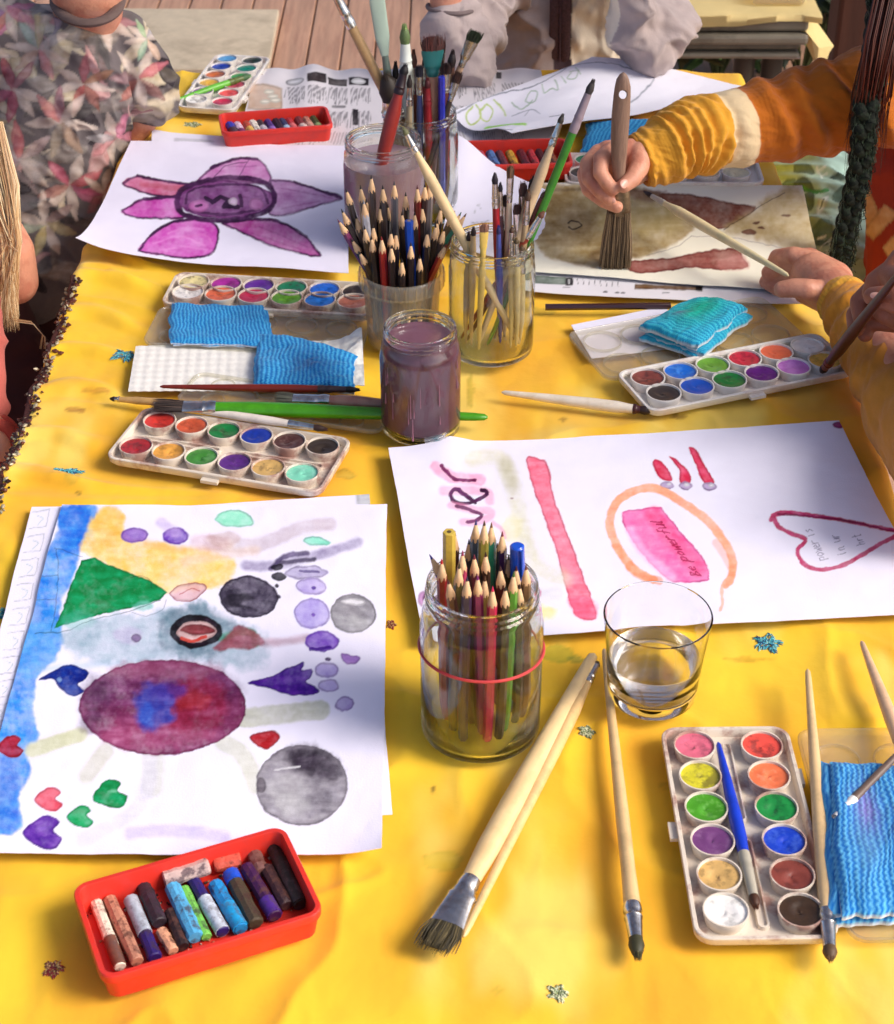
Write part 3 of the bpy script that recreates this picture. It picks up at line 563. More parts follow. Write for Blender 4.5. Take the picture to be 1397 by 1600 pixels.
def p_brown(P):
    P.c *= s2l((250, 244, 228)) / s2l((238, 234, 250)) * .96
    P.poly([(830, 300), (900, 292), (1000, 296), (1085, 330), (1082, 365), (1040, 388), (1000, 405), (930, 420), (880, 410), (838, 385)], (186, 164, 118), .9, 4, .1, tex=.4)
    P.ell(1000, 345, 70, 26, (214, 196, 146), .8, 10, tex=.4); P.poly([(836, 310), (870, 304), (915, 320), (930, 380), (860, 390), (836, 370)], (146, 122, 84), .5, 9); P.ell(960, 400, 40, 14, (130, 104, 70), .7, 6)
    P.line([(888, 352), (892, 348), (905, 350), (908, 356), (896, 361), (888, 358)], 2.2, (60, 44, 40), .9); P.line([(860, 300), (940, 298), (1030, 303)], 4, (96, 70, 52), .5, 2)
    P.poly([(1030, 305), (1090, 308), (1150, 320), (1182, 326), (1150, 350), (1120, 362), (1085, 345), (1050, 325)], (150, 96, 76), .9, 2, .2, tex=.4); P.poly([(985, 300), (1040, 300), (1020, 316), (990, 312)], (140, 96, 76), .6, 4)
    P.poly([(1182, 326), (1250, 292), (1285, 440), (1210, 380), (1130, 362)], (205, 184, 132), .75, 8, tex=.5); P.line([(1130, 362), (1184, 326), (1225, 303)], 1.4, (90, 70, 60), .7)
    for x, y, rx, ry in ((1170, 365, 12, 5), (1182, 350, 6, 2), (1228, 340, 7, 2.5), (1190, 358, 6, 2)): P.ell(x, y, rx, ry, (140, 90, 70), .8)
    P.poly([(985, 410), (1040, 405), (1100, 394), (1150, 392), (1160, 405), (1168, 418), (1140, 424), (1080, 420), (1010, 428), (985, 425)], (158, 92, 84), .92, 1.5, .3, tex=.25); P.poly([(1120, 408), (1160, 402), (1169, 420), (1130, 425)], (206, 150, 144), .6, 3)
    P.line([(1080, 372), (1060, 385), (1010, 400)], 1.2, (130, 120, 120), .5); P.line([(1080, 372), (1150, 375), (1230, 392)], 1.1, (140, 130, 130), .5)
def p_top(P):
    g = (135, 140, 155); yg = (186, 206, 96)
    P.line([(715, 178), (770, 152), (835, 140), (870, 122), (890, 106), (930, 105), (975, 116), (1020, 124), (1000, 146), (985, 155)], 2, g, .75, .8); P.line([(712, 205), (760, 214), (800, 216)], 1.6, g, .6)
    for pts in ([(740, 168), (728, 178), (738, 186), (752, 176), (745, 166)], [(758, 164), (750, 174), (762, 182), (770, 170), (760, 163)], [(772, 158), (786, 168), (790, 176)], [(720, 160), (735, 156), (752, 160)]): P.line(pts, 2.2, yg, .8)
    for pts in ([(800, 160), (815, 170), (832, 160)], [(828, 148), (822, 160), (836, 162), (840, 150), (829, 147)], [(846, 140), (850, 152), (862, 146), (872, 148), (866, 134)], [(876, 130), (884, 140)], [(892, 124), (886, 134), (898, 134), (902, 122), (890, 122)], [(898, 112), (906, 128)]): P.line(pts, 1.8, (165, 185, 165), .8)
    P.line([(760, 196), (790, 200), (820, 206)], 6, (160, 222, 80), .9, 2); P.line([(800, 178), (830, 172), (845, 180)], 1.4, g, .7); P.line([(820, 182), (828, 172)], 1.4, g, .7); P.line([(860, 188), (880, 182)], 2, (90, 95, 110), .8)
def p_news(P):
    rs = np.random.RandomState(9); P.c *= .93
    P.poly([(388, 134), (412, 134), (440, 140), (440, 172), (386, 172)], (205, 172, 140), .7, 2, sm=False)
    for x, y in ((420, 145), (426, 152), (430, 158), (414, 160)): P.ell(x, y, 8, 3.5, (246, 240, 226), .95, 1)
    for x0, x1 in ((448, 478), (482, 510), (514, 544), (548, 580), (700, 730), (740, 775), (785, 820)):
        for row in range(2):
            for k in range(16):
                x = x0 + (x1 - x0) * k / 16; y = 138 + row * 36 + rs.rand() * 3 - (8 if x0 > 600 else 0); P.line([(x, y), (x + rs.randn(), y + 14 + rs.rand() * 14)], 1.0, (96, 92, 98), .65, .5, sm=False)
        for k in range(12): x = x0 + (x1 - x0) * k / 12; P.line([(x, 205 + rs.rand() * 4), (x, 222 + rs.rand() * 8)], 1, (110, 104, 112), .55, .5, sm=False)
    P.poly([(480, 124), (510, 121), (510, 133), (480, 135)], (74, 62, 64), .95, .6, sm=False); P.poly([(513, 124), (542, 127), (542, 137), (513, 134)], (84, 76, 76), .95, .6, sm=False); P.poly([(545, 125), (576, 125), (576, 135), (545, 135)], (46, 36, 42), .95, .6, sm=False)
    P.ell(560, 130, 11, 4, (240, 238, 238), .95, .6); P.ell(461, 131, 14, 5, (150, 148, 152), .8, .8); P.ell(461, 131, 12, 4, (232, 230, 234), .9, .6); P.poly([(551, 172), (559, 172), (559, 196), (551, 196)], (52, 40, 46), .9, .6, sm=False)
    P.line([(520, 168), (538, 168)], 4, (130, 126, 130), .8); P.poly([(744, 118), (768, 118), (768, 128), (744, 128)], (70, 66, 70), .9, .8, sm=False); P.poly([(776, 114), (784, 114), (784, 124), (776, 124)], (60, 56, 60), .9, .8, sm=False)
def p_news2(P):
    P.poly([(836, 430), (884, 433), (884, 445), (836, 443)], (126, 140, 128), .9, .8, sm=False); P.poly([(884, 434), (895, 434), (895, 446), (884, 446)], (40, 34, 40), .95, .6, sm=False)
    P.line([(889, 437), (889, 443)], 2, (235, 235, 235), .9)
    for k in range(8): P.line([(902 + k * 9, 436 + k * .6), (903 + k * 9, 444 + k * .6)], 1.2, (110, 106, 112), .8, .5, sm=False)
    P.poly([(992, 444), (1095, 448), (1095, 454), (992, 452)], (130, 96, 60), .9, .8, sm=False); P.poly([(1088, 447), (1098, 447), (1098, 455), (1088, 454)], (40, 30, 30), .95, .6, sm=False)
    for x in (946, 965, 974): P.ell(x, 456 - (946 - x) * .05, 3.5, 1.3, (50, 40, 45), .9, .6)
    P.line([(880, 449), (890, 449)], 1.6, (130, 126, 132), .8); P.line([(1036, 458), (1046, 458)], 1.6, (130, 126, 132), .8)
def curl(a=.004, s=1): return lambda u, v: a * ((2 * u - 1) ** 4 * (2 * v - 1) ** 4) + .0015 * (fbm(u * 5 + s * 7, v * 5, s) - .4)
sheet('newspaper', 'old newspaper with dark headline bars spread at the far end of the table', 'newspaper', [(398, 111), (846, 111), (880, 262), (362, 262)], p_news, 300, 150, .002, lambda u, v: .006 * np.exp(-((u - .2) / .05) ** 2) * (1 - v) + .004 * np.exp(-((v - .05) / .1) ** 2) * np.sin(u * 22) ** 2 + .002 * fbm(u * 6, v * 6, 2), base=(232, 226, 230), warp=.25)
sheet('paper_sheet', 'blank white sheet peeking out behind the magenta flower painting', 'paper', [(238, 205), (420, 218), (520, 300), (230, 300)], lambda P: P.line([(275, 218), (330, 222)], 6, (190, 188, 196), .6, 1), 60, 40, .0025, curl(.003, 3))
sheet('flower_painting', 'white sheet painted with a big magenta star shaped flower', 'painting', [(205, 222), (541, 229), (545, 428), (122, 402)], p_flower, 330, 180, .004, lambda u, v: .022 * ((1 - u) * v) ** 6 + .0035 * fbm(u * 4, v * 4, 2) - .0035 * (v > .97) * 0, base=(240, 235, 252))
sheet('drawing_sheet', 'white sheet with pencil and lime green lettering propped on the far red crayon box', 'drawing', [(925, 91, .02), (1158, 130, .012), (800, 222, .024), (704, 178, .016)], p_top, 260, 180, .02, lambda u, v: .01 * np.sin(u * 5) * np.sin(v * 4 + .5) + .004 * fbm(u * 4, v * 4, 3), base=(240, 238, 248))
sheet('newspaper_page', 'newspaper page sticking out below the brown animal painting', 'newspaper', [(828, 320), (1240, 318), (1262, 478), (808, 456)], p_news2, 260, 100, .001, curl(.003, 5), base=(232, 228, 232), warp=.25)
sheet('curled_sheet', 'curled blank white sheet behind the jar of thin brushes', 'paper', [(716, 236, .03), (862, 300, .006), (850, 420), (688, 385)], lambda P: (P.line([(740, 335), (748, 322), (752, 330)], 1.5, (170, 170, 180), .6), P.line([(735, 350), (765, 345)], 1.5, (120, 120, 130), .6)), 60, 60, .004, lambda u, v: .02 * np.exp(-((u - .0) / .3) ** 2) * (1 - v) ** 2)
sheet('animal_painting', 'sheet painted with a broad brown and olive animal under the wide brush', 'painting', [(838, 288), (1253, 291), (1290, 462), (830, 426)], p_brown, 330, 170, .004, lambda u, v: .0035 * fbm(u * 4, v * 4, 2), base=(238, 234, 250))
sheet('power_poster', 'white poster painted with ver letters, pink bar, orange ring and heart outline', 'painting', [(607, 702), (1310, 660), (1462, 958), (662, 1005)], p_power, 470, 300, .003, lambda u, v: .004 * np.exp(-((u - .13) / .06) ** 2) * np.exp(-(v / .12) ** 2) + .0032 * fbm(u * 5, v * 5, 2), base=(240, 236, 252))
sheet('scrap_sheet', 'crumpled white scrap peeking out behind the power poster beside the purple water jar', 'paper', [(664, 688), (905, 694), (905, 760), (664, 760)], lambda P: P.ell(682, 697, 6, 6, (120, 180, 210), .8, 2), 90, 30, .0012, lambda u, v: .006 * (1 - v) * np.abs(np.sin(u * 7 + .6)) * np.exp(-(u / .5) ** 2))
sheet('maze_drawing', 'sheet with a pencilled maze sticking out left of the abstract painting', 'drawing', [(50, 792), (140, 790), (120, 1290), (-80, 1290)], p_maze, 90, 250, .001, None)
sheet('backing_sheet', 'blank white sheet showing along the right edge of the abstract painting', 'paper', [(300, 790), (577, 772), (612, 1272), (300, 1290)], lambda P: P.poly([(556, 770), (580, 770), (580, 792), (560, 792)], (205, 205, 212), .9, 1, sm=False), 60, 100, .001, None)
sheet('abstract_painting', 'large sheet of watercolour with a maroon bloom, green triangle, blue edge and hearts', 'painting', [(97, 791), (605, 791), (597, 1340), (-52, 1336)], p_big, 430, 400, .0028, lambda u, v: .0032 * fbm(u * 5, v * 5, 2) + .006 * (u * v) ** 12 - .001 * v * 0 + .002 * (u > .0) * ((u) ** 8) * v ** 6, base=(240, 235, 252))
# ---------------------------------------------------------------- paint boxes
def rrect(L, Wd, r, n=6, z=0):
    o = []
    for cx, cy, a0 in ((L / 2 - r, Wd / 2 - r, 0), (-L / 2 + r, Wd / 2 - r, 90), (-L / 2 + r, -Wd / 2 + r, 180), (L / 2 - r, -Wd / 2 + r, 270)):
        for k in range(n + 1):
            a = math.radians(a0 + 90 * k / n); o.append((cx + r * math.cos(a), cy + r * math.sin(a), z))
    return o
def frame(c, ex):
    ex = Vector((ex.x, ex.y, 0)).normalized(); ey = Vector((-ex.y, ex.x, 0))
    return lambda p: Vector(c) + ex * p[0] + ey * p[1] + Vector((0, 0, p[2]))
def trayloft(mb, F, L, Wd, H, r, t, z0=0, floor=.0015):
    lp = [rrect(L - .004, Wd - .004, r, z=z0), rrect(L, Wd, r, z=z0 + H * .3), rrect(L + .001, Wd + .001, r, z=z0 + H - .0006), rrect(L, Wd, r, z=z0 + H), rrect(L - 2 * t, Wd - 2 * t, max(r - t, .001), z=z0 + H), rrect(L - 2 * t - .001, Wd - 2 * t - .001, max(r - t, .001), z=z0 + H - .0006), rrect(L - 2 * t - .003, Wd - 2 * t - .003, max(r - t, .001), z=z0 + floor)]
    mb.loft([[F(p) for p in l] for l in lp])
def paint_box(label, p0, p5, q0, cols0, cols1, wide=True, lid=None, stain=None, z=0, groove=True, marg=(0, 0)):
    """p0,p5: first and last pot of one row, q0: first pot of the other row (photo pixels)"""
    zt = .0085 + z
    a, b, q = W(*p0, zt), W(*p5, zt), W(*q0, zt); pitch = (b - a).length / 5; ex = (b - a).normalized(); ey = Vector((-ex.y, ex.x, 0))
    s = 1 if (q - a).dot(ey) > 0 else -1; dy = abs((q - a).dot(ey)); off = (q - a).dot(ex)
    off = max(-.3 * pitch, min(.3 * pitch, off)) if wide else max(-.5 * pitch, min(.5 * pitch, off))
    L = pitch * 6 + abs(off) * .6 + .012; Wd = dy + pitch * 1.02 + .012
    c = (a + b) / 2 + ey * (s * dy / 2) + ex * off / 2; c.z = T + z + .0004
    F = frame(c, ex); bx = thing('paint_box', label, 'paint box', c)
    mt = M_DIRTP if stain else M_WHITEP
    mb = MB(); trayloft(mb, F, L, Wd, .0085, .012, .0022)
    for sx in (-.25, .25): mb.box(F((sx * L, -s * (-Wd / 2 - .0015), .004)), (.016, .004, .004), math.atan2(ex.y, ex.x))
    mb.box(F((0, -s * (Wd / 2 + .0025), .003)), (.016, .006, .003), math.atan2(ex.y, ex.x))
    mb.build('tray', mt, bx)
    if wide and groove:
        mb = MB()
        for sx in (-1, 1):
            g = [(sx * L * .24 + p[0], p[1], .0032 + p[2]) for p in rrect(L * .40, .0085, .004, 4)]; g2 = [(sx * L * .24 + p[0], p[1], .0046 + p[2]) for p in rrect(L * .40 - .001, .0075, .0035, 4)]; g3 = [(sx * L * .24 + p[0], p[1], .0046) for p in rrect(L * .40 - .004, .005, .0024, 4)]; g4 = [(sx * L * .24 + p[0], p[1], .0024) for p in rrect(L * .40 - .0045, .0045, .002, 4)]
            mb.loft([[F(p) for p in [(x, y, .001) for x, y, _ in g]], [F(p) for p in g2], [F(p) for p in g3], [F(p) for p in g4]])
        mb.build('brush_groove', mt, bx)
    R = pitch * .485
    for row, cols in ((0, cols0), (1, cols1)):
        for k in range(6):
            if cols[k] is None: continue
            x = -2.5 * pitch + k * pitch + (off / 2 if row else -off / 2); y = s * (dy / 2 if row else -dy / 2)
            pc = F((x, y, 0)); tilt = random.uniform(-.0006, .0006); mb = MB()
            pr = [(R * .88, .0014), (R * .95, .007), (R, .0100), (R * .99, .0112), (R * .925, .0112), (R * .905, .0100), (R * .88, .0046)]
            mb.lathe([(r_, z_ + tilt * 0) for r_, z_ in pr], pc, 36, 0, True, True); pot = mb.build('pot', mt if stain else M_WHITEP, bx)
            # used paint cake: worn hollow with a ridge
            n = 34; rr = np.linspace(0, 1, 12); hx, hy = random.uniform(-.3, .3), random.uniform(-.3, .3); loops = []; dp = random.uniform(.4, 1)
            for r_ in rr[::-1]:
                l = []
                for i in range(n):
                    t = 2 * PI * i / n; X, Y = r_ * math.cos(t), r_ * math.sin(t)
                    h = .0094 - .0026 * dp * math.exp(-((X - hx) ** 2 + (Y - hy) ** 2) / .22) + .0005 * math.sin(9 * math.hypot(X - hx, Y - hy) + t) * (1 - r_) - .0003 * (1 - r_)
                    l.append(Vector((pc.x + X * R * .915, pc.y + Y * R * .915, pc.z + h)))
                loops.append(l)
            mb = MB(); mb.loft(loops, False, False)
            cc = tuple(int(v) for v in cols[k]); dk = tuple(int(v * .62) for v in cc); lt = tuple(int(min(255, v * .8 + 60)) for v in cc)
            m = mk('paint_cake', cc, .38 if sum(cc) < 500 else .55, var=.14, vs=110, bump=.3, bs=250, stain=random.choice([dk, lt, dk, (60, 40, 40)]), sa=.6, ss=random.choice([60, 90, 130]), coat=.25)
            mb.build('paint_cake', m, pot)
    if lid is not None:
        # clear lid folded open beside the tray, with round mixing wells
        c2 = F((lid[1], lid[0] * (Wd + .004) * s, 0)); F2 = frame(c2, ex); mb = MB(); L2, W2 = L - .001, Wd * (lid[2] if len(lid) > 2 else .98)
        trayloft(mb, F2, L2, W2, .006, .012, .0012, .0002, .0012)
        for row in (-1, 1):
            for k in range(5 if not wide else 4):
                x = (k - (2 if not wide else 1.5)) * L2 / (5.4 if not wide else 4.4); y = row * W2 * .24; r0 = min(W2 * .2, L2 * .085)
                mb.lathe([(r0 + .0008, .0012), (r0 + .0006, .0042), (r0 - .0006, .0042), (r0 - .0009, .0014)], F2((x, y, 0)), 32)
        mb.build('lid', clearplastic('clear_plastic'), bx)
    return bx
KA0 = [(226, 108, 132), (216, 206, 44), (72, 152, 28), (112, 60, 116), (214, 172, 104), (246, 242, 236)]; KA1 = [(234, 82, 68), (240, 120, 74), (24, 140, 62), (14, 60, 190), (134, 62, 50), (62, 42, 24)]
paint_box('nearest white paint box, heavily stained, with a blue brush lying down its middle', (1085, 1168), (1134, 1426), (1190, 1168), KA0, KA1, lid=(1.03, 0, 1.0), stain=1)
paint_box('paint box in front of the loose green brush, mint pot at its near right corner', (213, 700), (472, 742), (250, 660), [(172, 40, 46), (224, 158, 66), (62, 132, 46), (92, 40, 128), (206, 166, 98), (122, 206, 176)], [(214, 60, 52), (202, 86, 52), (12, 120, 54), (16, 50, 156), (76, 42, 36), (50, 38, 28)], lid=(1, .02, .62), stain=1)
paint_box('paint box half tucked under the magenta flower painting', (294, 459), (552, 474), (303, 443), [(244, 238, 232), (232, 110, 70), (200, 40, 80), (96, 156, 30), (30, 120, 214), (186, 110, 90)], [(226, 210, 150), (170, 40, 150), (100, 40, 150), (20, 124, 84), (24, 104, 214), (40, 30, 30)], wide=False, lid=(-1, .0, 1.1), z=.001, stain=1)
paint_box('paint box on the right with a dark brush dipping into its yellow pot', (1037, 617), (1289, 566), (1012, 593), [(60, 50, 44), (16, 84, 196), (16, 130, 50), (96, 16, 120), (188, 110, 200), (240, 196, 90)], [(136, 66, 56), (20, 110, 216), (112, 170, 50), (200, 40, 62), (240, 112, 76), (246, 244, 240)], wide=False, lid=(1, -.012, 1.25))
paint_box('white paint box at the far left corner with a green brush lying across it', (355, 94), (307, 158), (394, 97), [(90, 160, 214), (20, 60, 170), (206, 110, 60), (230, 180, 70), (120, 60, 140), (244, 242, 236)], [(30, 50, 40), (10, 130, 110), (40, 150, 70), (230, 90, 120), (228, 70, 66), (206, 40, 80)], wide=False)
paint_box('paint box mostly hidden beneath the mustard sweatshirt arm', (912, 272), (1150, 272), (920, 252), [(60, 50, 40), (190, 60, 50), (30, 60, 140), (52, 34, 30), (206, 176, 110), (236, 226, 184)], [(30, 130, 80), (230, 120, 60), (70, 40, 30), (40, 30, 30), (120, 80, 60), (240, 236, 228)], wide=False)

# ---------------------------------------------------------------- crayon boxes and crayons
def crayon(a, b, r, c, label, c2=None, split=.5, wrap=None, group=None, flat=False):
    """a: far end, b: near end (world)"""
    a, b = Vector(a), Vector(b); t = thing('crayon', label, 'crayon', b, group)
    d = (b - a); n = 11; pts = [a + d * (i / (n - 1)) for i in range(n)]; rr = [r * (1 + random.uniform(-.09, .05)) for i in range(n)]; rr[0] = r * .74; rr[1] = r * .96
    pts[1] = a + d.normalized() * r * .22; pts[-2] = b - d.normalized() * r * .15; rr[-1] = r * .84
    ph = .5 if flat else 0; N = 14
    m = mk('oil_pastel', c, .55, var=.16, vs=260, bump=.6, bs=380, stain=random.choice([(70, 40, 34), (96, 60, 50), (60, 40, 56)]), sa=.8, ss=130)
    mb = MB(); mb.tube(pts, rr, [v * random.uniform(.86, 1) for v in rr], n=9, ph=random.random()); mb.build('stick', m, t, sharp=35)
    if c2:
        k = int(split * (n - 1)); q = pts[k:-1] ; mb = MB()
        if wrap == 'far': q = pts[1:k + 1]
        if len(q) < 2: q = pts[-3:-1]
        mb.tube(q, [r * random.uniform(1.03, 1.08) for _ in q], n=10); mb.build('wrapper', mk('crayon_wrapper', c2, .5, var=.2, vs=250, bump=.4, bs=300, stain=(90, 70, 70), sa=.6, ss=160), t, sharp=40)
    return t
def crayon_box(label, quad, H, z=0):
    """quad: rim corners far-left, far-right, near-right, near-left"""
    A, B, C, D = [W(x, y, H + z) for x, y in quad]; c = (A + B + C + D) / 4; ex = ((B - A) + (C - D)).normalized(); L = ((B - A).length + (C - D).length) / 2; ey = Vector((-ex.y, ex.x, 0)); Wd = (abs((A - D).dot(ey)) + abs((B - C).dot(ey))) / 2
    c.z = T + z + .0004; F = frame(c, ex); t = thing('crayon_box', label, 'crayon box', c)
    mb = MB(); lp = [rrect(L - .008, Wd - .008, .008, z=0), rrect(L - .004, Wd - .004, .009, z=H * .55), rrect(L - .003, Wd - .003, .009, z=H * .72), rrect(L, Wd, .010, z=H * .74), rrect(L, Wd, .010, z=H - .001), rrect(L - .0012, Wd - .0012, .010, z=H), rrect(L - .007, Wd - .007, .007, z=H), rrect(L - .008, Wd - .008, .007, z=H - .0012), rrect(L - .011, Wd - .011, .006, z=.0022)]
    mb.loft([[F(p) for p in l] for l in lp]); mb.build('tray', M_RED, t)
    return F, L, Wd
Fn, Ln, Wn = crayon_box('scuffed red crayon box nearest, at the foot of the abstract painting', [(104, 1386), (438, 1290), (513, 1424), (166, 1532)], .024)
def cp(x, y): return (60 + x / 2.328, 1260 + y / 2.328)
def lay(a, b, r, z=.0026): # pixel ends -> world on the tray floor
    A, B = W(*cp(*a), z + r), W(*cp(*b), z + r); return A, B
CR = [((205, 335), (298, 585), .0048, (238, 226, 206), (120, 76, 60), .62, None, 'cream white crayon stub with a scorched brown end, leftmost in the near red box'),
 ((258, 335), (360, 566), .0054, (196, 134, 108), None, .5, None, 'salmon tan crayon speckled with brown, second from the left in the near red box'),
 ((335, 335), (425, 552), .0054, (44, 24, 110), (176, 184, 196), .62, 'far', 'indigo crayon with a grey wrapper and violet end in the near red box'),
 ((375, 275), (442, 425), .0062, (48, 34, 42), None, .5, None, 'charcoal crayon stub behind the short peach stub in the near red box'),
 ((445, 450), (492, 528), .0046, (234, 168, 132), None, .5, None, 'short peach crayon stub in the near red box'),
 ((478, 380), (528, 512), .0050, (40, 24, 26), None, .5, None, 'dark maroon crayon between the peach stub and the light blue stick'),
 ((486, 290), (572, 478), .0066, (86, 178, 226), None, .5, None, 'thick light blue crayon in the middle of the near red box'),
 ((528, 298), (612, 476), .0046, (126, 206, 88), None, .5, None, 'lime green crayon lying against the thick light blue crayon'),
 ((560, 262), (672, 458), .0054, (40, 26, 110), (206, 214, 226), .42, None, 'navy crayon with a pale silver wrapper in the near red box'),
 ((640, 280), (738, 446), .0060, (28, 146, 214), (30, 160, 220), .5, None, 'bright sky blue crayon left of the blue tipped olive one'),
 ((697, 240), (792, 428), .0064, (78, 66, 48), (20, 82, 206), .2, 'far', 'olive wrapped crayon with a blue tip in the near red box'),
 ((755, 218), (862, 400), .0060, (62, 18, 74), (80, 40, 140), .7, None, 'deep purple crayon with a peeling violet lower end'),
 ((785, 172), (812, 240), .0060, (128, 84, 78), None, .5, None, 'dusty tan crayon stub standing over the dark purple ones at the back'),
 ((828, 222), (905, 362), .0056, (66, 40, 44), None, .5, None, 'dark plum crayon beside the long black crayon'),
 ((848, 135), (955, 358), .0062, (44, 36, 26), (46, 36, 28), .3, None, 'long black crayon with scratched wrapper, rightmost in the near red box')]
mb = MB(); rs_ = random.Random(3); bx_ = [o for o in bpy.data.objects if o.name.startswith('crayon_box')][0]
for k in range(260):
    p_ = Fn((rs_.uniform(-.46, .46) * Ln, rs_.uniform(-.42, .42) * Wn, .0026)); s_ = rs_.uniform(.0004, .0014); a_ = rs_.random() * 3; mb.tube([p_, p_ + Vector((s_ * math.cos(a_) * 1.6, s_ * math.sin(a_) * 1.6, s_ * .4))], [s_, s_ * .6], n=5, mi=k % 4)
tag(mb.build('wax_crumbs', [mk('wax_crumb', q_, .7) for q_ in ((60, 36, 34), (170, 120, 90), (30, 26, 30), (210, 190, 170))], bx_), kind='stuff')
for a, b, r, c, c2, sp, wr, lb in CR: crayon(*lay(a, b, r), r * .88, c, lb, c2, sp, wr)
A, B = W(*cp(455, 268), .012), W(*cp(622, 215), .014); crayon(B, A, .0062, (206, 176, 168), 'crumbly white crayon lying lengthwise along the back of the near red box')
A, B = W(*cp(638, 212), .010), W(*cp(735, 192), .010); crayon(A, B, .0062, (216, 90, 70), 'orange red crayon stub lying lengthwise at the back of the near red box')
def far_box(label, quad, H, z, x0, x1, y0, y1, cols, where, off=None):
    F, L, Wd = crayon_box(label, quad, H, z); n = len(cols)
    for i, (c, c2, nm) in enumerate(cols):
        x = -L / 2 + .013 + (L - .026) * (i + .5) / n; j = random.uniform(-.0015, .0015)
        a, b = F((x - .004 + j, Wd * .30, .0115)), F((x + .003 + j, -Wd * .36, .0075)); crayon(a, b, .0052 if i % 3 else .0058, c, nm + ' ' + where, c2, .45 + .1 * (i % 2))
far_box('red crayon box with a full row of stubs behind the magenta flower painting', [(341, 177), (510, 165), (522, 196), (346, 209)], .022, .003, 0, 0, 0, 0,
 [((30, 60, 180), (70, 50, 60), 'blue tipped charcoal crayon'), ((230, 200, 220), (120, 50, 100), 'plum crayon with a white tip'), ((200, 80, 60), (235, 190, 90), 'brick crayon with a yellow end'), ((236, 226, 214), None, 'ivory white crayon'), ((60, 50, 60), (200, 190, 200), 'black crayon with a torn white band'), ((80, 50, 130), (150, 110, 190), 'violet crayon'), ((50, 24, 40), None, 'blackish maroon crayon'), ((50, 60, 100), (180, 205, 230), 'pale blue wrapped navy crayon'), ((190, 50, 60), (226, 110, 110), 'coral crayon'), ((130, 50, 50), (226, 200, 190), 'ruby crayon with a cream patch'), ((196, 130, 110), (224, 160, 140), 'dusty pink crayon'), ((70, 76, 30), (150, 170, 110), 'olive green crayon')], 'in the far left red box')
far_box('red crayon box partly covered by the lettered drawing near the blue wipe', [(700, 220), (888, 216), (893, 255), (704, 262)], .022, .0015, 0, 0, 0, 0,
 [((30, 40, 50), None, 'slate crayon'), ((20, 120, 100), None, 'teal crayon'), ((200, 70, 90), None, 'raspberry crayon'), ((90, 130, 190), None, 'steel blue crayon'), ((120, 60, 70), None, 'mauve brown crayon'), ((224, 170, 60), None, 'ochre yellow crayon'), ((120, 30, 40), None, 'wine red crayon'), ((216, 60, 70), None, 'scarlet crayon'), ((90, 30, 30), None, 'chocolate crayon'), ((160, 90, 60), None, 'copper crayon')], 'in the far right red box')

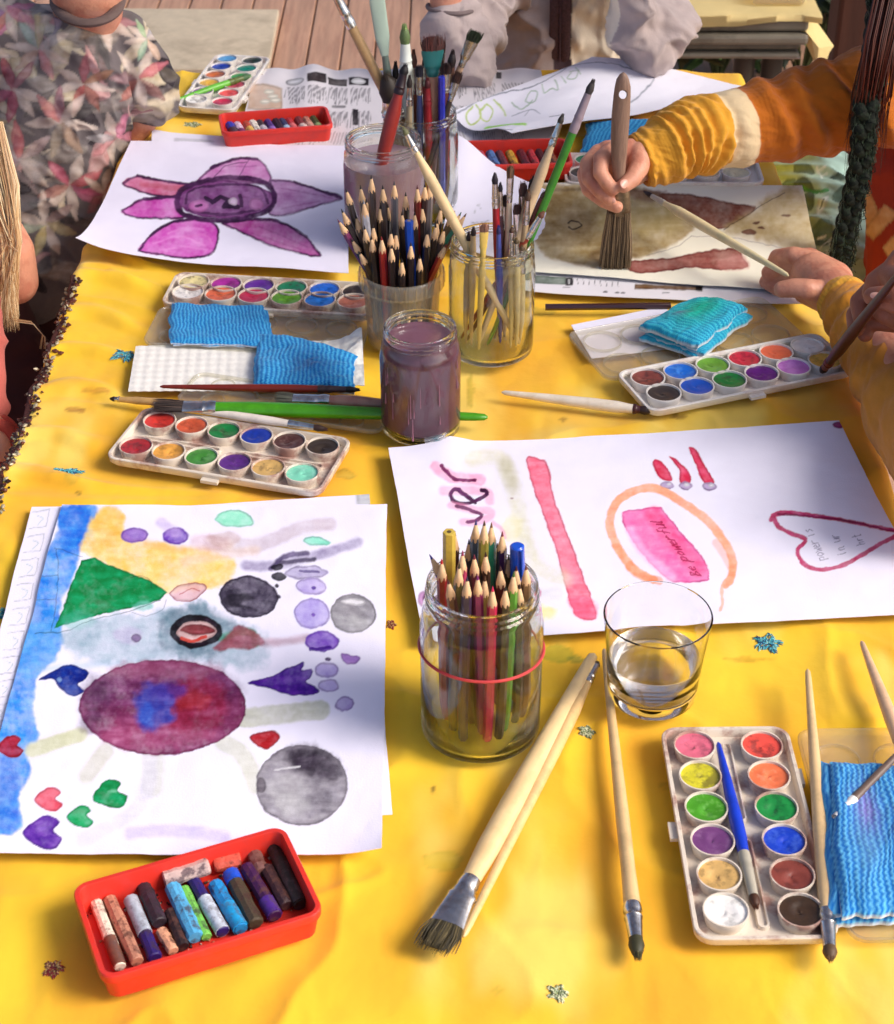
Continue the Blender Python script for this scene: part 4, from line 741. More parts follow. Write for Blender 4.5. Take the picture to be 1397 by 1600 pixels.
# ---------------------------------------------------------------- brushes and pencils
def brush(label, tip, end, r, c, lb=.018, lf=.025, wf=None, cb=(70, 55, 40), cf=None, flat=False, up=(0, 0, 1), group=None, endc=None, stain=None, fray=.25, cat='paintbrush', rough=.35, splits=None, nb=90):
    tip, end = Vector(tip), Vector(end); d = (end - tip).normalized(); L = (end - tip).length; wf = wf or r * .9; up = Vector(up)
    t = thing('paintbrush', label, cat, end if end.z < tip.z else tip, group)
    side = up.cross(d).normalized(); nn = d.cross(side)
    hf = r * .45 if flat else wf * .95; h0 = lb + lf
    m = mk('brush_handle', c, rough, var=.07, vs=60, bump=.15, bs=150, stain=stain or tuple(int(v * .78) for v in c), sa=.35, ss=50)
    s = [h0 - .002, h0 + .004, h0 + (L - h0) * .12, h0 + (L - h0) * .3, h0 + (L - h0) * .65, L - .012, L - .003, L]; q = [.86, .9, 1.1, 1.15, .9, .62, .5, .18]
    if not flat: q = [wf / r * .95, wf / r * .98, 1.15, 1.15, .85, .55, .45, .15]
    mb = MB(); mb.tube([tip + d * x for x in s], [r * v for v in q], [r * v * (.8 if flat else 1) for v in q], n=16, up=up); mb.build('handle', m, t)
    mb = MB(); ff = [lb - .001, lb + .002, lb + lf * .55, lb + lf * .6, lb + lf * .64, lb + lf * .78, lb + lf * .82, lb + lf]
    ra = [wf, wf * 1.0, (wf + r) / 2 * .98, (wf + r) / 2 * 1.07, (wf + r) / 2 * .98, r * .93, r * 1.02, r * .92]; rb = [hf, hf, (hf + r * .8) / 2, (hf + r * .8) / 2 * 1.08, (hf + r * .8) / 2, r * .82, r * .9, r * .82]
    if not flat: ra = [wf * .82, wf * .85, wf * 1.0, wf * 1.1, wf * 1.0, wf * 1.03, wf * 1.12, wf * 1.03]; rb = ra
    mb.tube([tip + d * x for x in ff], ra, rb, n=18, up=up, cap=True); mb.build('ferrule', mk('ferrule_paint', cf, .4) if cf else M_FERR, t)
    rs = random.Random(hash(label) % 1000 + 5); mb = MB(); ms = [mk('bristle', cb, .6, var=.2, vs=400), mk('bristle_dark', tuple(int(v * .6) for v in cb), .6, var=.2, vs=400)]
    core_r = [ra[0] * .9, ra[0] * (1.05 if flat else 1.15), ra[0] * (.9 if flat else .8), ra[0] * (.5 if flat else .1)]; cb_r = [rb[0] * .9, rb[0] * .9, rb[0] * .6, rb[0] * .15]
    mb.tube([tip + d * (lb * x) for x in (1.02, .65, .3, .08)], core_r, core_r if not flat else cb_r, n=12, up=up, mi=1)
    for k in range(nb):
        a = rs.random() * 2 * PI; q0 = math.sqrt(rs.random()) * .95; p = tip + d * lb + side * (ra[0] * q0 * math.cos(a)) + nn * (rb[0] * q0 * math.sin(a))
        sp = (1 + fray * (1 if flat else -2.2)) if flat else .25 + fray
        e = tip + d * (lb * rs.uniform(-.06, .14)) + side * (ra[0] * q0 * math.cos(a) * (1 + fray * rs.uniform(-.3, 1.2) if flat else sp)) + nn * (rb[0] * q0 * math.sin(a) * (1 + fray * rs.uniform(0, 2) if flat else sp))
        mid = (p + e) / 2 + side * (ra[0] * q0 * math.cos(a) * .12) + nn * (rb[0] * q0 * math.sin(a) * .15); hr = .00028 if r < .008 else .0004
        mb.tube([p, mid, e], [hr, hr, hr * .3], n=4, mi=k % 2)
    mb.build('bristles', ms, t); return t
def pencil(label, tip, end, r, c, lead, group=None, flatend=False, L1=.015):
    tip, end = Vector(tip), Vector(end); d = (end - tip).normalized(); L = (end - tip).length
    t = thing('coloured_pencil', label, 'pencil', end, group)
    m = mk('pencil_lacquer', c, .28, var=.05, vs=90, stain=tuple(int(v * .6) for v in c), sa=.25, ss=120, coat=.4)
    if flatend:
        mb = MB(); mb.tube([tip, tip + d * L], r, n=6); mb.build('body', m, t, sharp=25, bevel=.0003); mb = MB(); mb.tube([tip - d * .0003, tip + d * .001], r * .35, n=8); mb.build('lead', mk('pencil_lead', lead, .5), t); return t
    mb = MB(); mb.tube([tip + d * L1, tip + d * (L - .0004), end], [r, r, r * .9], n=6); mb.build('body', m, t, sharp=25)
    # scalloped edge between wood and lacquer
    n = 24; N1 = []; u = Vector((0, 0, 1)); b = u.cross(d).normalized(); nn = d.cross(b); l0, l1, l2 = [], [], []
    for k in range(n):
        a = 2 * PI * k / n; sc_ = .5 + .5 * math.cos(6 * a); o = b * math.cos(a) + nn * math.sin(a)
        l0.append(tip + d * (L1 + .0012 + .0024 * sc_) + o * (r * (.90 + .0 * sc_))); l1.append(tip + d * L1 * .98 + o * r * .93); l2.append(tip + d * .0042 + o * r * .3)
    mb = MB(); mb.loft([l0, l1, l2]); mb.build('sharpened_wood', M_TIPW, t, sharp=80)
    mb = MB(); mb.tube([tip + d * .0045, tip + d * .001, tip], [r * .31, r * .12, r * .03], n=8); mb.build('lead', mk('pencil_lead', lead, .5), t); return t
def put(x, y, lift, r=0): p = W(x, y, lift); return p
# loose brushes in the near right part of the cloth
brush('big flat bristled brush with a thick pale wooden handle beside the pencil jar', W(676, 1484, .007), W(928, 1022, .0062), .0076, (232, 200, 146), lb=.024, lf=.042, wf=.0122, cb=(98, 84, 48), flat=True, stain=(216, 176, 120), fray=.35, nb=260)
brush('slim pale wooden brush lying right alongside the big flat brush', W(934, 1034, .0042), W(724, 1464, .0042), .0045, (230, 190, 130), lb=.006, lf=.022, wf=.0035, cb=(120, 90, 60))
brush('single slim wooden brush pointing down between the flat brush and paint box', W(997, 1499, .0048), W(944, 1014, .0045), .0043, (222, 186, 132), lb=.018, lf=.028, wf=.0058, cb=(96, 92, 50), fray=.3, nb=130)
brush('wooden brush lying along the right rim of the nearest paint box', W(1298, 1502, .008), W(1262, 1046, .014), .0046, (228, 192, 140), lb=.012, lf=.030, wf=.0052, cb=(150, 110, 70), fray=.2)
brush('pale wooden handled brush reaching in at the right edge beyond the blue wipe', W(1440, 1245, .018), W(1346, 1002, .009), .0046, (232, 190, 150), lb=.015, lf=.03, wf=.005)
brush('slim dark handled brush with white tip lying across the near blue wipe', W(1304, 1280, .018), W(1450, 1130, .028), .0026, (110, 90, 80), lb=.002, lf=.022, wf=.0036, cb=(240, 238, 230), cf=(236, 232, 228))
brush('small royal blue brush resting in the groove of the nearest paint box', W(1182, 1420, .0095), W(1122, 1160, .0095), .0042, (20, 60, 196), lb=.012, lf=.038, wf=.0040, cb=(120, 66, 30), cf=(176, 168, 150))
# loose brushes at the left
brush('thick green handled brush passing behind the purple water jar', W(238, 633, .018), W(762, 652, .009), .0072, (70, 150, 20), lb=.030, lf=.030, wf=.009, cb=(90, 70, 60), flat=True, rough=.25, nb=160)
brush('dark red handled brush lying in front of the right blue wipe', W(562, 609, .014), W(250, 604, .014), .0036, (120, 34, 20), lb=.014, lf=.026, wf=.0036, cb=(30, 20, 26), cf=(60, 40, 44))
brush('paint smeared wooden brush with clear ferrule above the green one', W(430, 620, .016), W(640, 634, .012), .0064, (176, 130, 110), lb=.018, lf=.034, wf=.007, cb=(130, 130, 110), flat=True, stain=(140, 50, 60))
brush('slim white handled brush lying between the green brush and paint box', W(512, 671, .013), W(240, 630, .013), .0036, (236, 222, 208), lb=.014, lf=.024, wf=.0036, cb=(90, 50, 34))
brush('thin bare wooden brush at the far left of the loose brushes', W(172, 623, .004), W(420, 640, .010), .0032, (204, 160, 100), lb=.006, lf=.004, wf=.0028, cb=(60, 40, 30))
brush('white handled brush with dark tip lying alone on the cloth right of the water jar', W(1022, 643, .0048), W(784, 613, .0045), .0050, (238, 224, 204), lb=.014, lf=.006, wf=.0046, cb=(60, 20, 24), cf=(70, 26, 30), stain=(214, 190, 150))
pencil('black pencil lying on the cloth in front of the animal painting', W(1048, 478, .0035), W(852, 480, .0035), .0036, (54, 20, 22), (30, 30, 30), flatend=True)
brush('light green handled brush lying across the far left paint box', W(392, 118, .014), W(262, 162, .006), .0042, (110, 196, 60), lb=.014, lf=.02, wf=.0046, cb=(120, 180, 110), cf=(96, 110, 50))

# ---------------------------------------------------------------- jars
def jar(name, label, cx, cy, r, rr, H, shoulder=.80, neck=.87, wall=.0024, mat=None, cat='jar', ridges=2, n=72):
    t = thing(name, label, cat, (cx, cy, T + .0006)); b = .006; o = [(r * .55, 0.0012), (r * .80, 0.0), (r - b * .5, .0006), (r - b * .1, b * .5), (r, b * 1.4), (r, H * shoulder * .5), (r, H * shoulder - .008), (r - .001, H * shoulder - .003), (r - (r - rr) * .35, H * (shoulder * .5 + neck * .5)), (rr + .0006, H * neck), (rr, H * neck + .002)]
    z = H * neck + .003; top = H - .004
    for k in range(ridges):
        zz = z + (top - z) * (k + .4) / ridges; o += [(rr, zz - .002), (rr + .0016, zz - .0006), (rr + .0016, zz + .0006), (rr, zz + .002)]
    o += [(rr, H - .0035), (rr + .0010, H - .0022), (rr + .0006, H - .0004), (rr - .0009, H)]
    inn = [(rr - .0024, H - .0008), (rr - wall, H - .003), (rr - wall, H * neck), (r - (r - rr) * .35 - wall, H * (shoulder * .5 + neck * .5) - .001), (r - wall, H * shoulder - .006), (r - wall, H * .4), (r - wall, b * 1.6), (r - wall - b * .5, b * .9), (r * .5, .0048)]
    mb = MB(); mb.lathe(o + inn, (cx, cy, T + .0006), n, 0, True, True); mb.build('glass', mat or M_GLASS, t); return t
def liquid(t, prof, cx, cy, mat, name='liquid', n=64):
    mb = MB(); mb.lathe(prof, (cx, cy, T + .0006), n, 0, True, True); return mb.build(name, mat, t)
J1 = (.0249, 1.0059, .0445, .0391, .134)
jar('pencil_jar', 'big clear glass jar with a red rubber band, packed with coloured pencils', *J1)
mb = MB(); cx, cy, r = J1[0], J1[1], J1[2]; N = 64
mb.tube([(cx + (r + .0006) * math.cos(2 * PI * k / N), cy + (r + .0006) * math.sin(2 * PI * k / N), T + .078 - .004 * math.sin(2 * PI * k / N + .4)) for k in range(N + 1)], .0012, n=8, cap=False)
tag(mb.build('rubber_band', mk('red_rubber', (196, 60, 62), .5), None, (cx, cy, T + .078)), 'red rubber band stretched round the near pencil jar', 'rubber band')
J3 = (-.0245, 1.4234, .0372, .0322, .108)
t3 = jar('water_jar', 'small glass jar of murky purple paint water in the middle of the table', *J3, shoulder=.80, neck=.86)
def murky(key, c, c2):
    m = mk(key, c, .12, var=.18, vs=22, stain=c2, sa=.5, ss=18, stretch=(1, 1, .25), coat=.5); return m
r = J3[2] - .0022; liquid(t3, [(r * .5, .0052), (r - .003, .007), (r + .0001, .012), (r + .0001, J3[4] * .80 - .007), (r - .0018, J3[4] * .83), (J3[3] - .0021, J3[4] * .865), (J3[3] - .0021, J3[4] * .89)], J3[0], J3[1], murky('purple_water', (122, 78, 92), (66, 34, 46)), 'paint_water')
rs_ = random.Random(12); mb = MB()
for k in range(16):
    a_ = rs_.uniform(-2.6, -.4); z_0 = T + rs_.uniform(.03, .084); l_ = rs_.uniform(.004, .03); R_ = J3[2] + .0003; p_ = Vector((J3[0] + R_ * math.cos(a_), J3[1] + R_ * math.sin(a_), z_0)); w_ = rs_.uniform(.0003, .0008)
    mb.tube([p_, p_ - Vector((0, 0, l_ * .6)), p_ - Vector((0, 0, l_))], [w_ * .4, w_ * .7, w_ * 1.2], n=6)
tag(mb.build('paint_drips', mk('dried_drip', (150, 96, 112), .5, var=.2, vs=200), t3), kind='stuff')
J4 = (.0440, 1.5720, .0425, .0392, .120)
jar('brush_jar', 'clear glass jar of thin wooden brushes right of the plastic tub', *J4, shoulder=.84, neck=.89)
# plastic tub
J5 = (-.0450, 1.5900, .0350, .0412, .080)
t5 = thing('plastic_tub', 'translucent plastic tub crammed with black pencils', 'tub', (J5[0], J5[1], T + .0006)); r, rr, H = J5[2], J5[3], J5[4]
mb = MB(); mb.lathe([(r * .5, .0006), (r - .002, 0), (r, .002), (rr - .0030, H * .78), (rr - .0028, H * .80), (rr + .0012, H * .80), (rr + .0014, H * .81), (rr + .0014, H - .001), (rr + .0006, H), (rr - .0015, H), (rr - .0022, H - .001), (rr - .0042, H * .78), (r - .0014, .003), (r * .5, .002)], (J5[0], J5[1], T + .0006), 64, 0, True, True)
for k in range(26):
    a = 2 * PI * k / 26; mb.box((J5[0] + (rr + .0018) * math.cos(a), J5[1] + (rr + .0018) * math.sin(a), T + H * .90), (.0012, .0012, H * .14), a)
mb.build('tub_wall', clearplastic('milky_plastic', (250, 240, 214), .35, .14, .18), t5)
p6 = W(597, 240, .125); J6 = (p6.x, p6.y + .040, .0440, .0400, .125)
t6 = jar('water_jar', 'large glass jar of pale pinkish paint water holding the single red brush', *J6, shoulder=.84, neck=.89)
r = J6[2] - .0022; liquid(t6, [(r * .5, .0052), (r - .003, .007), (r + .0001, .012), (r + .0001, J6[4] * .79), (r - .0001, J6[4] * .80)], J6[0], J6[1], murky('pink_water', (168, 140, 146), (150, 112, 132)), 'paint_water')
p7 = W(655, 194, .125); J7 = (p7.x, p7.y + .040, .0430, .0395, .125)
jar('brush_jar', 'clear glass jar of wide flat brushes furthest back beside the grey hoodie sleeve', *J7, shoulder=.84, neck=.89)

# things standing in the jars
def stick_base(J, tip, k, rad=.0045):
    cx, cy, r, rr, H = J; c = Vector((cx, cy, T + .007)); h = tip.z - T; best = None; d = Vector((tip.x - cx, tip.y - cy)); rs = random.Random(k * 7 + 3)
    for q in range(400):
        a = rs.random() * 2 * PI; R = (r - .010) * math.sqrt(rs.random()); b = Vector((R * math.cos(a), R * math.sin(a)))
        f = (H - .007) / (h - .007); p = b + (d - b) * f; over = max(0, p.length - (rr - .0035 - rad)); L = (d - b).length
        sc_ = over * 50 + L * .12 + rs.random() * .004
        if best is None or sc_ < best[0]: best = (sc_, b)
    return Vector((cx + best[1].x, cy + best[1].y, T + .0078))
def tipw(J, x, y, dy): return WY(x, y, J[1] + dy)
P1 = [(671, 866, .010, (96, 92, 150), (40, 40, 140), 'slate blue'), (690, 873, -.006, (176, 40, 44), (190, 30, 40), 'bright red'), (711, 829, .018, (70, 36, 30), (60, 30, 26), 'dark brown'),
 (723, 860, -.004, (206, 74, 110), (150, 40, 80), 'rose pink'), (744, 812, .020, (70, 90, 110), (60, 60, 120), 'blue grey'), (757, 813, .012, (150, 140, 60), (90, 60, 40), 'olive yellow'), (768, 816, .020, (30, 140, 110), (120, 80, 50), 'emerald green'),
 (785, 830, .016, (60, 34, 80), (120, 40, 50), 'deep purple'), (759, 862, .004, (74, 46, 36), (60, 30, 30), 'chocolate brown'), (746, 898, -.022, (168, 44, 110), (120, 40, 110), 'magenta'), (770, 916, -.026, (220, 50, 90), (216, 40, 90), 'hot pink'),
 (782, 884, -.008, (104, 36, 40), (60, 30, 36), 'maroon'), (803, 893, -.014, (96, 170, 60), (60, 100, 40), 'leaf green'), (822, 882, -.004, (132, 96, 70), (110, 50, 40), 'tan brown'), (741, 866, .002, (120, 44, 60), (120, 44, 60), 'burgundy'), (807, 884, .006, (104, 60, 40), (90, 40, 30), 'russet'), (718, 880, -.016, (90, 80, 50), (60, 60, 40), 'dark khaki'), (700, 905, -.024, (120, 70, 60), (80, 40, 40), 'dull copper'), (730, 900, -.028, (64, 50, 76), (50, 40, 70), 'smoky violet'), (758, 900, -.010, (150, 116, 60), (90, 60, 40), 'mustard'), (790, 915, -.024, (60, 50, 44), (40, 36, 34), 'blackish'), (812, 912, -.012, (84, 64, 60), (60, 40, 40), 'walnut'), (777, 848, .024, (88, 50, 50), (70, 36, 40), 'dark oxblood'), (733, 842, .022, (60, 70, 84), (40, 50, 80), 'slate grey'), (697, 892, .004, (84, 40, 36), (60, 30, 30), 'mahogany'), (795, 866, .018, (96, 90, 60), (60, 50, 30), 'moss'), (750, 880, .016, (70, 44, 60), (60, 36, 50), 'mulberry')]
for i, (x, y, dy, c, ld, nm) in enumerate(P1):
    tp = tipw(J1, x, y, dy); pencil(nm + ' pencil standing point up in the near pencil jar', tp, stick_base(J1, tp, i), .0036, tuple(int(v * .9) for v in c), ld)
tp = tipw(J1, 702, 831, .004); pencil('thick gold pencil with its flat end up in the near pencil jar', tp, stick_base(J1, tp, 40), .0046, (206, 176, 74), (90, 70, 40), flatend=True)
# blue capped pen
tp = tipw(J1, 808, 852, .012); bs = stick_base(J1, tp, 41); t = thing('pen', 'blue and clear plastic pen standing at the back right of the near pencil jar', 'pen', bs); d = (bs - tp).normalized()
mb = MB(); mb.tube([tp + d * .028, bs], .0045, n=16); mb.build('barrel', mk('white_barrel', (206, 214, 232), .2), t); mb = MB(); mb.tube([tp, tp + d * .001, tp + d * .028], [.004, .0052, .0056], n=16); cp_ = mb.build('cap', mk('blue_cap', (20, 80, 200), .2, coat=.5), t); mb = MB(); q = tp + Vector((.003, -.0055, -.001)); mb.tube([q, q + d * .024], [.0012, .0009], n=8); mb.build('clip', mk('blue_cap', (20, 80, 200), .2), cp_)
BL = (40, 32, 34)
P5 = [(580, 273, 0, BL), (540, 294, .006, BL), (563, 289, .010, (64, 60, 62)), (568, 312, -.004, (186, 186, 196)), (598, 289, .006, BL), (616, 283, .012, (84, 84, 92)), (533, 326, 0, BL), (527, 342, -.006, (120, 40, 90)), (569, 352, -.014, BL), (583, 350, -.012, BL), (580, 368, -.020, BL), (596, 369, -.024, (172, 40, 40)),
 (611, 382, -.028, BL), (611, 359, -.016, BL), (619, 361, -.012, BL), (642, 378, -.024, BL), (652, 289, .012, (110, 30, 30)), (664, 286, .014, (60, 40, 40)), (672, 283, .018, (120, 110, 110)), (681, 349, -.006, BL), (695, 355, 0, (60, 40, 36)), (698, 381, -.016, (170, 40, 36)), (711, 329, .010, (90, 80, 60)), (721, 331, .014, (40, 110, 90)), (729, 333, .016, (120, 60, 40)), (684, 343, .006, BL), (556, 335, .002, (50, 36, 40)), (594, 320, .004, BL), (628, 330, .006, BL), (648, 330, -.004, (44, 34, 34))] + [(x_, y_, d_, BL) for x_, y_, d_ in ((548, 372, -.010), (560, 392, -.02), (572, 310, .014), (590, 338, .018), (606, 318, .02), (634, 300, .018), (660, 320, .012), (668, 360, -.014), (656, 398, -.026), (628, 404, -.03), (690, 322, .012))]
nmz = {(64, 60, 62): 'dark grey pencil', (186, 186, 196): 'silver pencil', (84, 84, 92): 'mid grey pencil', (120, 40, 90): 'plum purple pencil at the far left', (172, 40, 40): 'red pencil front and centre', (110, 30, 30): 'dark red pencil at the back', (60, 40, 40): 'blackish brown pencil', (120, 110, 110): 'taupe pencil', (60, 40, 36): 'umber pencil', (170, 40, 36): 'red pencil leaning right', (90, 80, 60): 'khaki pencil', (40, 110, 90): 'sea green pencil', (120, 60, 40): 'rust pencil', (50, 36, 40): 'aubergine pencil', (44, 34, 34): 'sepia pencil'}
for i, (x, y, dy, c) in enumerate(P5):
    tp = tipw(J5, x, y, dy); J = (J5[0], J5[1], J5[2] + .002, J5[3], J5[4]); b = c == BL
    pencil('black pencil with a sharpened point standing in the plastic tub' if b else nmz[c] + ' standing in the plastic tub', tp, stick_base(J, tp, i + 60), .0037, c, (36, 30, 30) if b else tuple(int(v * .8) for v in c), group='black pencils in the plastic tub' if b else None)
tp = tipw(J5, 639, 345, -.006); pencil('blue pencil with its flat end up in the plastic tub', tp, stick_base(J5, tp, 99), .0045, (24, 80, 190), (200, 170, 130), flatend=True)
# brushes standing in the thin brush jar: (tip px, dy, handle, bristle, ferrule, width, bristle length, flat, label)
WD = (206, 170, 120)
B4 = [(773, 270, .0, (160, 30, 40), (46, 24, 50), None, .0034, .012, 0, 'red handled brush with a round dark tip'), (782, 285, .010, (90, 60, 70), (40, 26, 50), None, .0026, .010, 0, 'thin mauve handled brush with a pointed dark tip'), (798, 258, .008, (220, 200, 170), (150, 110, 80), None, .0036, .014, 1, 'brush with a long silver ferrule and tan flat tip'),
 (818, 284, .012, (140, 90, 70), (96, 60, 56), None, .0040, .016, 1, 'brown flat brush'), (838, 273, .016, (170, 140, 110), (90, 70, 60), None, .0050, .018, 1, 'wide taupe flat brush leaning right'), (856, 299, .012, (106, 30, 28), (60, 26, 26), (70, 26, 26), .0046, .010, 1, 'dark red brush leaning furthest right'), (850, 330, .0, (150, 60, 44), (180, 110, 80), None, .0034, .008, 0, 'short brick red brush leaning right'),
 (740, 354, -.012, WD, (50, 20, 26), (196, 166, 120), .0030, .010, 0, 'short wooden maroon tipped brush at the left'), (733, 362, -.006, WD, (60, 24, 30), (206, 180, 130), .0028, .010, 0, 'slim wooden wine tipped brush at the left rim'), (757, 349, -.020, (226, 190, 110), (214, 150, 120), (232, 196, 96), .0044, .010, 1, 'wooden brush with a peach tip and yellow ferrule'), (800, 355, -.010, (216, 190, 130), (120, 80, 50), None, .0030, .006, 0, 'plain wooden brush standing upright'), (807, 372, -.016, (222, 196, 140), (140, 110, 60), None, .0030, .006, 0, 'short pale wooden brush at the front rim'),
 (816, 383, -.012, (226, 200, 150), (150, 110, 70), None, .0030, .006, 0, 'shortest pale wooden brush at the right rim'), (779, 352, -.008, (50, 60, 160), (60, 60, 150), (80, 90, 170), .0026, .010, 0, 'thin blue handled brush'), (790, 303, .014, (120, 80, 60), (60, 36, 40), None, .0036, .014, 1, 'umber flat brush at the back'), (808, 318, .002, (150, 120, 96), (70, 30, 30), None, .0036, .012, 1, 'brush with a burgundy square tip'), (826, 296, .0, (190, 160, 120), (130, 90, 60), None, .0034, .012, 0, 'ochre tipped round brush')]
for i, (x, y, dy, hc, bc, fc, wd, lb, fl, nm) in enumerate(B4):
    tp = tipw(J4, x, y, dy); bs = stick_base(J4, tp, i + 120); brush(nm + ' standing in the thin brush jar', tp, bs, .0030, hc, lb=lb, lf=.024, wf=wd, cb=bc, cf=fc, flat=bool(fl), up=(.2, -1, .2), nb=40)
tp = tipw(J4, 928, 124, .03); bs = Vector((J4[0] - .004, J4[1] - .012, T + .0085)); brush('tall green handled brush with a grey bristle tip leaning out of the thin brush jar', tp, bs, .0036, (62, 130, 40), lb=.015, lf=.038, wf=.0042, cb=(96, 84, 80), cf=(150, 132, 140), up=(.2, -1, .2), nb=80)
tp = tipw(J4, 880, 178, .018); bs = Vector((J4[0] - .014, J4[1] - .012, T + .0085)); brush('tall pale wooden brush beside the green one leaning out of the thin brush jar', tp, bs, .0046, (206, 178, 140), lb=.010, lf=.022, wf=.0032, cb=(90, 80, 70), up=(.2, -1, .2), nb=50)
tp = tipw(J4, 630, 200, .005); bs = Vector((J4[0] + .030, J4[1] - .012, T + .0085)); brush('long natural wooden brush leaning far left out of the thin brush jar', tp, bs, .0046, (230, 200, 150), lb=.008, lf=.018, wf=.003, cb=(170, 170, 110), up=(.2, -1, .2), nb=50)
# water jar brush
tp = tipw(J6, 634, 100, .012); bs = tipw(J6, 604, 226, -.018); d = (bs - tp).normalized(); zb = T + .02; bs = bs + d * ((bs.z - zb) / -d.z) if d.z < 0 else bs
bs.x = max(min(bs.x, J6[0] + .034), J6[0] - .034); bs.y = max(min(bs.y, J6[1] + .025), J6[1] - .03)
brush('thick red handled brush with a black tip standing in the pinkish water jar', tp, bs, .0068, (150, 44, 36), lb=.012, lf=.020, wf=.0054, cb=(26, 16, 20), cf=(40, 20, 26), up=(.2, -1, .2))
# wide brush jar
B7 = [(745, 48, .010, (196, 160, 130), (54, 70, 44), None, .0075, .014, .03, 1, .0042, 'flat brush with dark green bristles leaning right'), (676, 55, .006, (196, 150, 130), (120, 66, 62), (40, 110, 110), .0125, .018, .028, 1, .007, 'wide brush with brick red bristles and teal ferrule'), (632, 38, .0, (206, 210, 200), (166, 200, 120), (226, 232, 224), .0065, .022, .03, 0, .006, 'white brush with round pale green bristles'),
 (646, 78, .012, (120, 70, 50), (120, 60, 40), None, .0045, .02, .03, 0, .004, 'brown round brush'), (708, 78, .006, (150, 100, 80), (46, 26, 30), (90, 60, 50), .0052, .02, .02, 0, .004, 'brush with an almond shaped black tip'), (697, 98, -.002, (110, 60, 50), (60, 30, 30), None, .006, .014, .02, 1, .004, 'short dark brown brush'), (603, 112, -.004, (110, 80, 50), (74, 56, 40), None, .013, .034, .02, 0, .006, 'bushy brown mop brush leaning left'),
 (668, 122, -.006, (160, 30, 40), (130, 30, 40), (150, 36, 44), .004, .012, .02, 0, .004, 'crimson brush'), (686, 62, .014, (90, 120, 100), (90, 50, 46), None, .007, .016, .024, 1, .004, 'green grey flat brush'), (618, 96, .006, (90, 60, 44), (50, 36, 30), None, .004, .02, .02, 0, .0034, 'thin umber round brush'), (655, 102, -.006, (60, 70, 120), (40, 40, 60), None, .004, .014, .02, 1, .0034, 'denim blue flat brush'), (664, 84, .014, (130, 40, 40), (40, 26, 30), None, .004, .016, .02, 0, .0034, 'carmine round brush'), (718, 112, .0, (60, 50, 44), (90, 60, 50), None, .0045, .014, .02, 1, .0036, 'charcoal handled flat brush'), (640, 118, -.012, (170, 150, 120), (60, 40, 36), None, .0036, .014, .02, 0, .003, 'beige handled thin brush')]
for i, (x, y, dy, hc, bc, fc, wd, lb, lf, fl, hr, nm) in enumerate(B7):
    tp = tipw(J7, x, y, dy); bs = stick_base(J7, tp, i + 160, .006); brush(nm + ' standing in the back brush jar', tp, bs, hr, hc, lb=lb, lf=lf, wf=wd, cb=bc, cf=fc, flat=bool(fl), up=(.2, -1, .2), nb=110)
tp = tipw(J7, 690, 120, -.010); pencil('royal blue pen without a cap standing in the back brush jar', tp, stick_base(J7, tp, 190), .0038, (40, 50, 180), (30, 30, 120), flatend=True)
tp = tipw(J7, 514, -28, .012); brush('long natural wooden brush leaning far left out of the back brush jar', tp, stick_base(J7, tp, 171), .0052, (196, 156, 106), lb=.014, lf=.040, wf=.0056, cb=(90, 70, 60), up=(.2, -1, .2))
tp = tipw(J7, 584, -36, .0); bs = stick_base(J7, tp, 172); t = thing('palette_knife', 'long flat pale green plastic palette knife leaning left out of the back brush jar', 'palette knife', bs); d = (bs - tp).normalized(); L = (bs - tp).length
mb = MB(); mb.tube([tp + d * (L * v) for v in (0, .02, .1, .25, .33)], [.002, .006, .0085, .008, .004], [.001, .0013, .0016, .0018, .0028], n=16, up=(.2, -1, .2)); mb.build('blade', mk('pale_green_plastic', (176, 196, 180), .3, var=.05), t)
mb = MB(); mb.tube([tp + d * (L * v) for v in (.325, .4, .7, 1)], [.0036, .0046, .005, .0042], n=14); mb.build('handle', mk('grey_green_plastic', (110, 126, 116), .35, var=.08), t)

# drinking glass
g = (.1562, 1.0422); gr, gR, gH = .0335, .0405, .078
t = thing('drinking_glass', 'clear drinking glass half full of clean water on the yellow cloth', 'glass', (g[0], g[1], T + .0006))
mb = MB(); mb.lathe([(.014, .0022), (gr - .006, .0), (gr - .002, .0006), (gr, .003), (gr + .001, .012), (gr + (gR - gr) * .5, .045), (gR, gH - .001), (gR - .0007, gH), (gR - .0014, gH - .0006), (gr + (gR - gr) * .5 - .0016, .045), (gr - .0012, .014), (gr - .0045, .0095), (.012, .0085)], (g[0], g[1], T + .0006), 96, 0, True, True); mb.build('glass_wall', M_TUMB, t)
rw = gr - .0012; mb = MB(); mb.lathe([(.012, .0088), (gr - .0048, .0098), (rw - .0002, .0142), (rw + .0024, .038), (rw + .0020, .0384)], (g[0], g[1], T + .0006), 96, 0, True, True); mb.build('water', M_WATER, t)

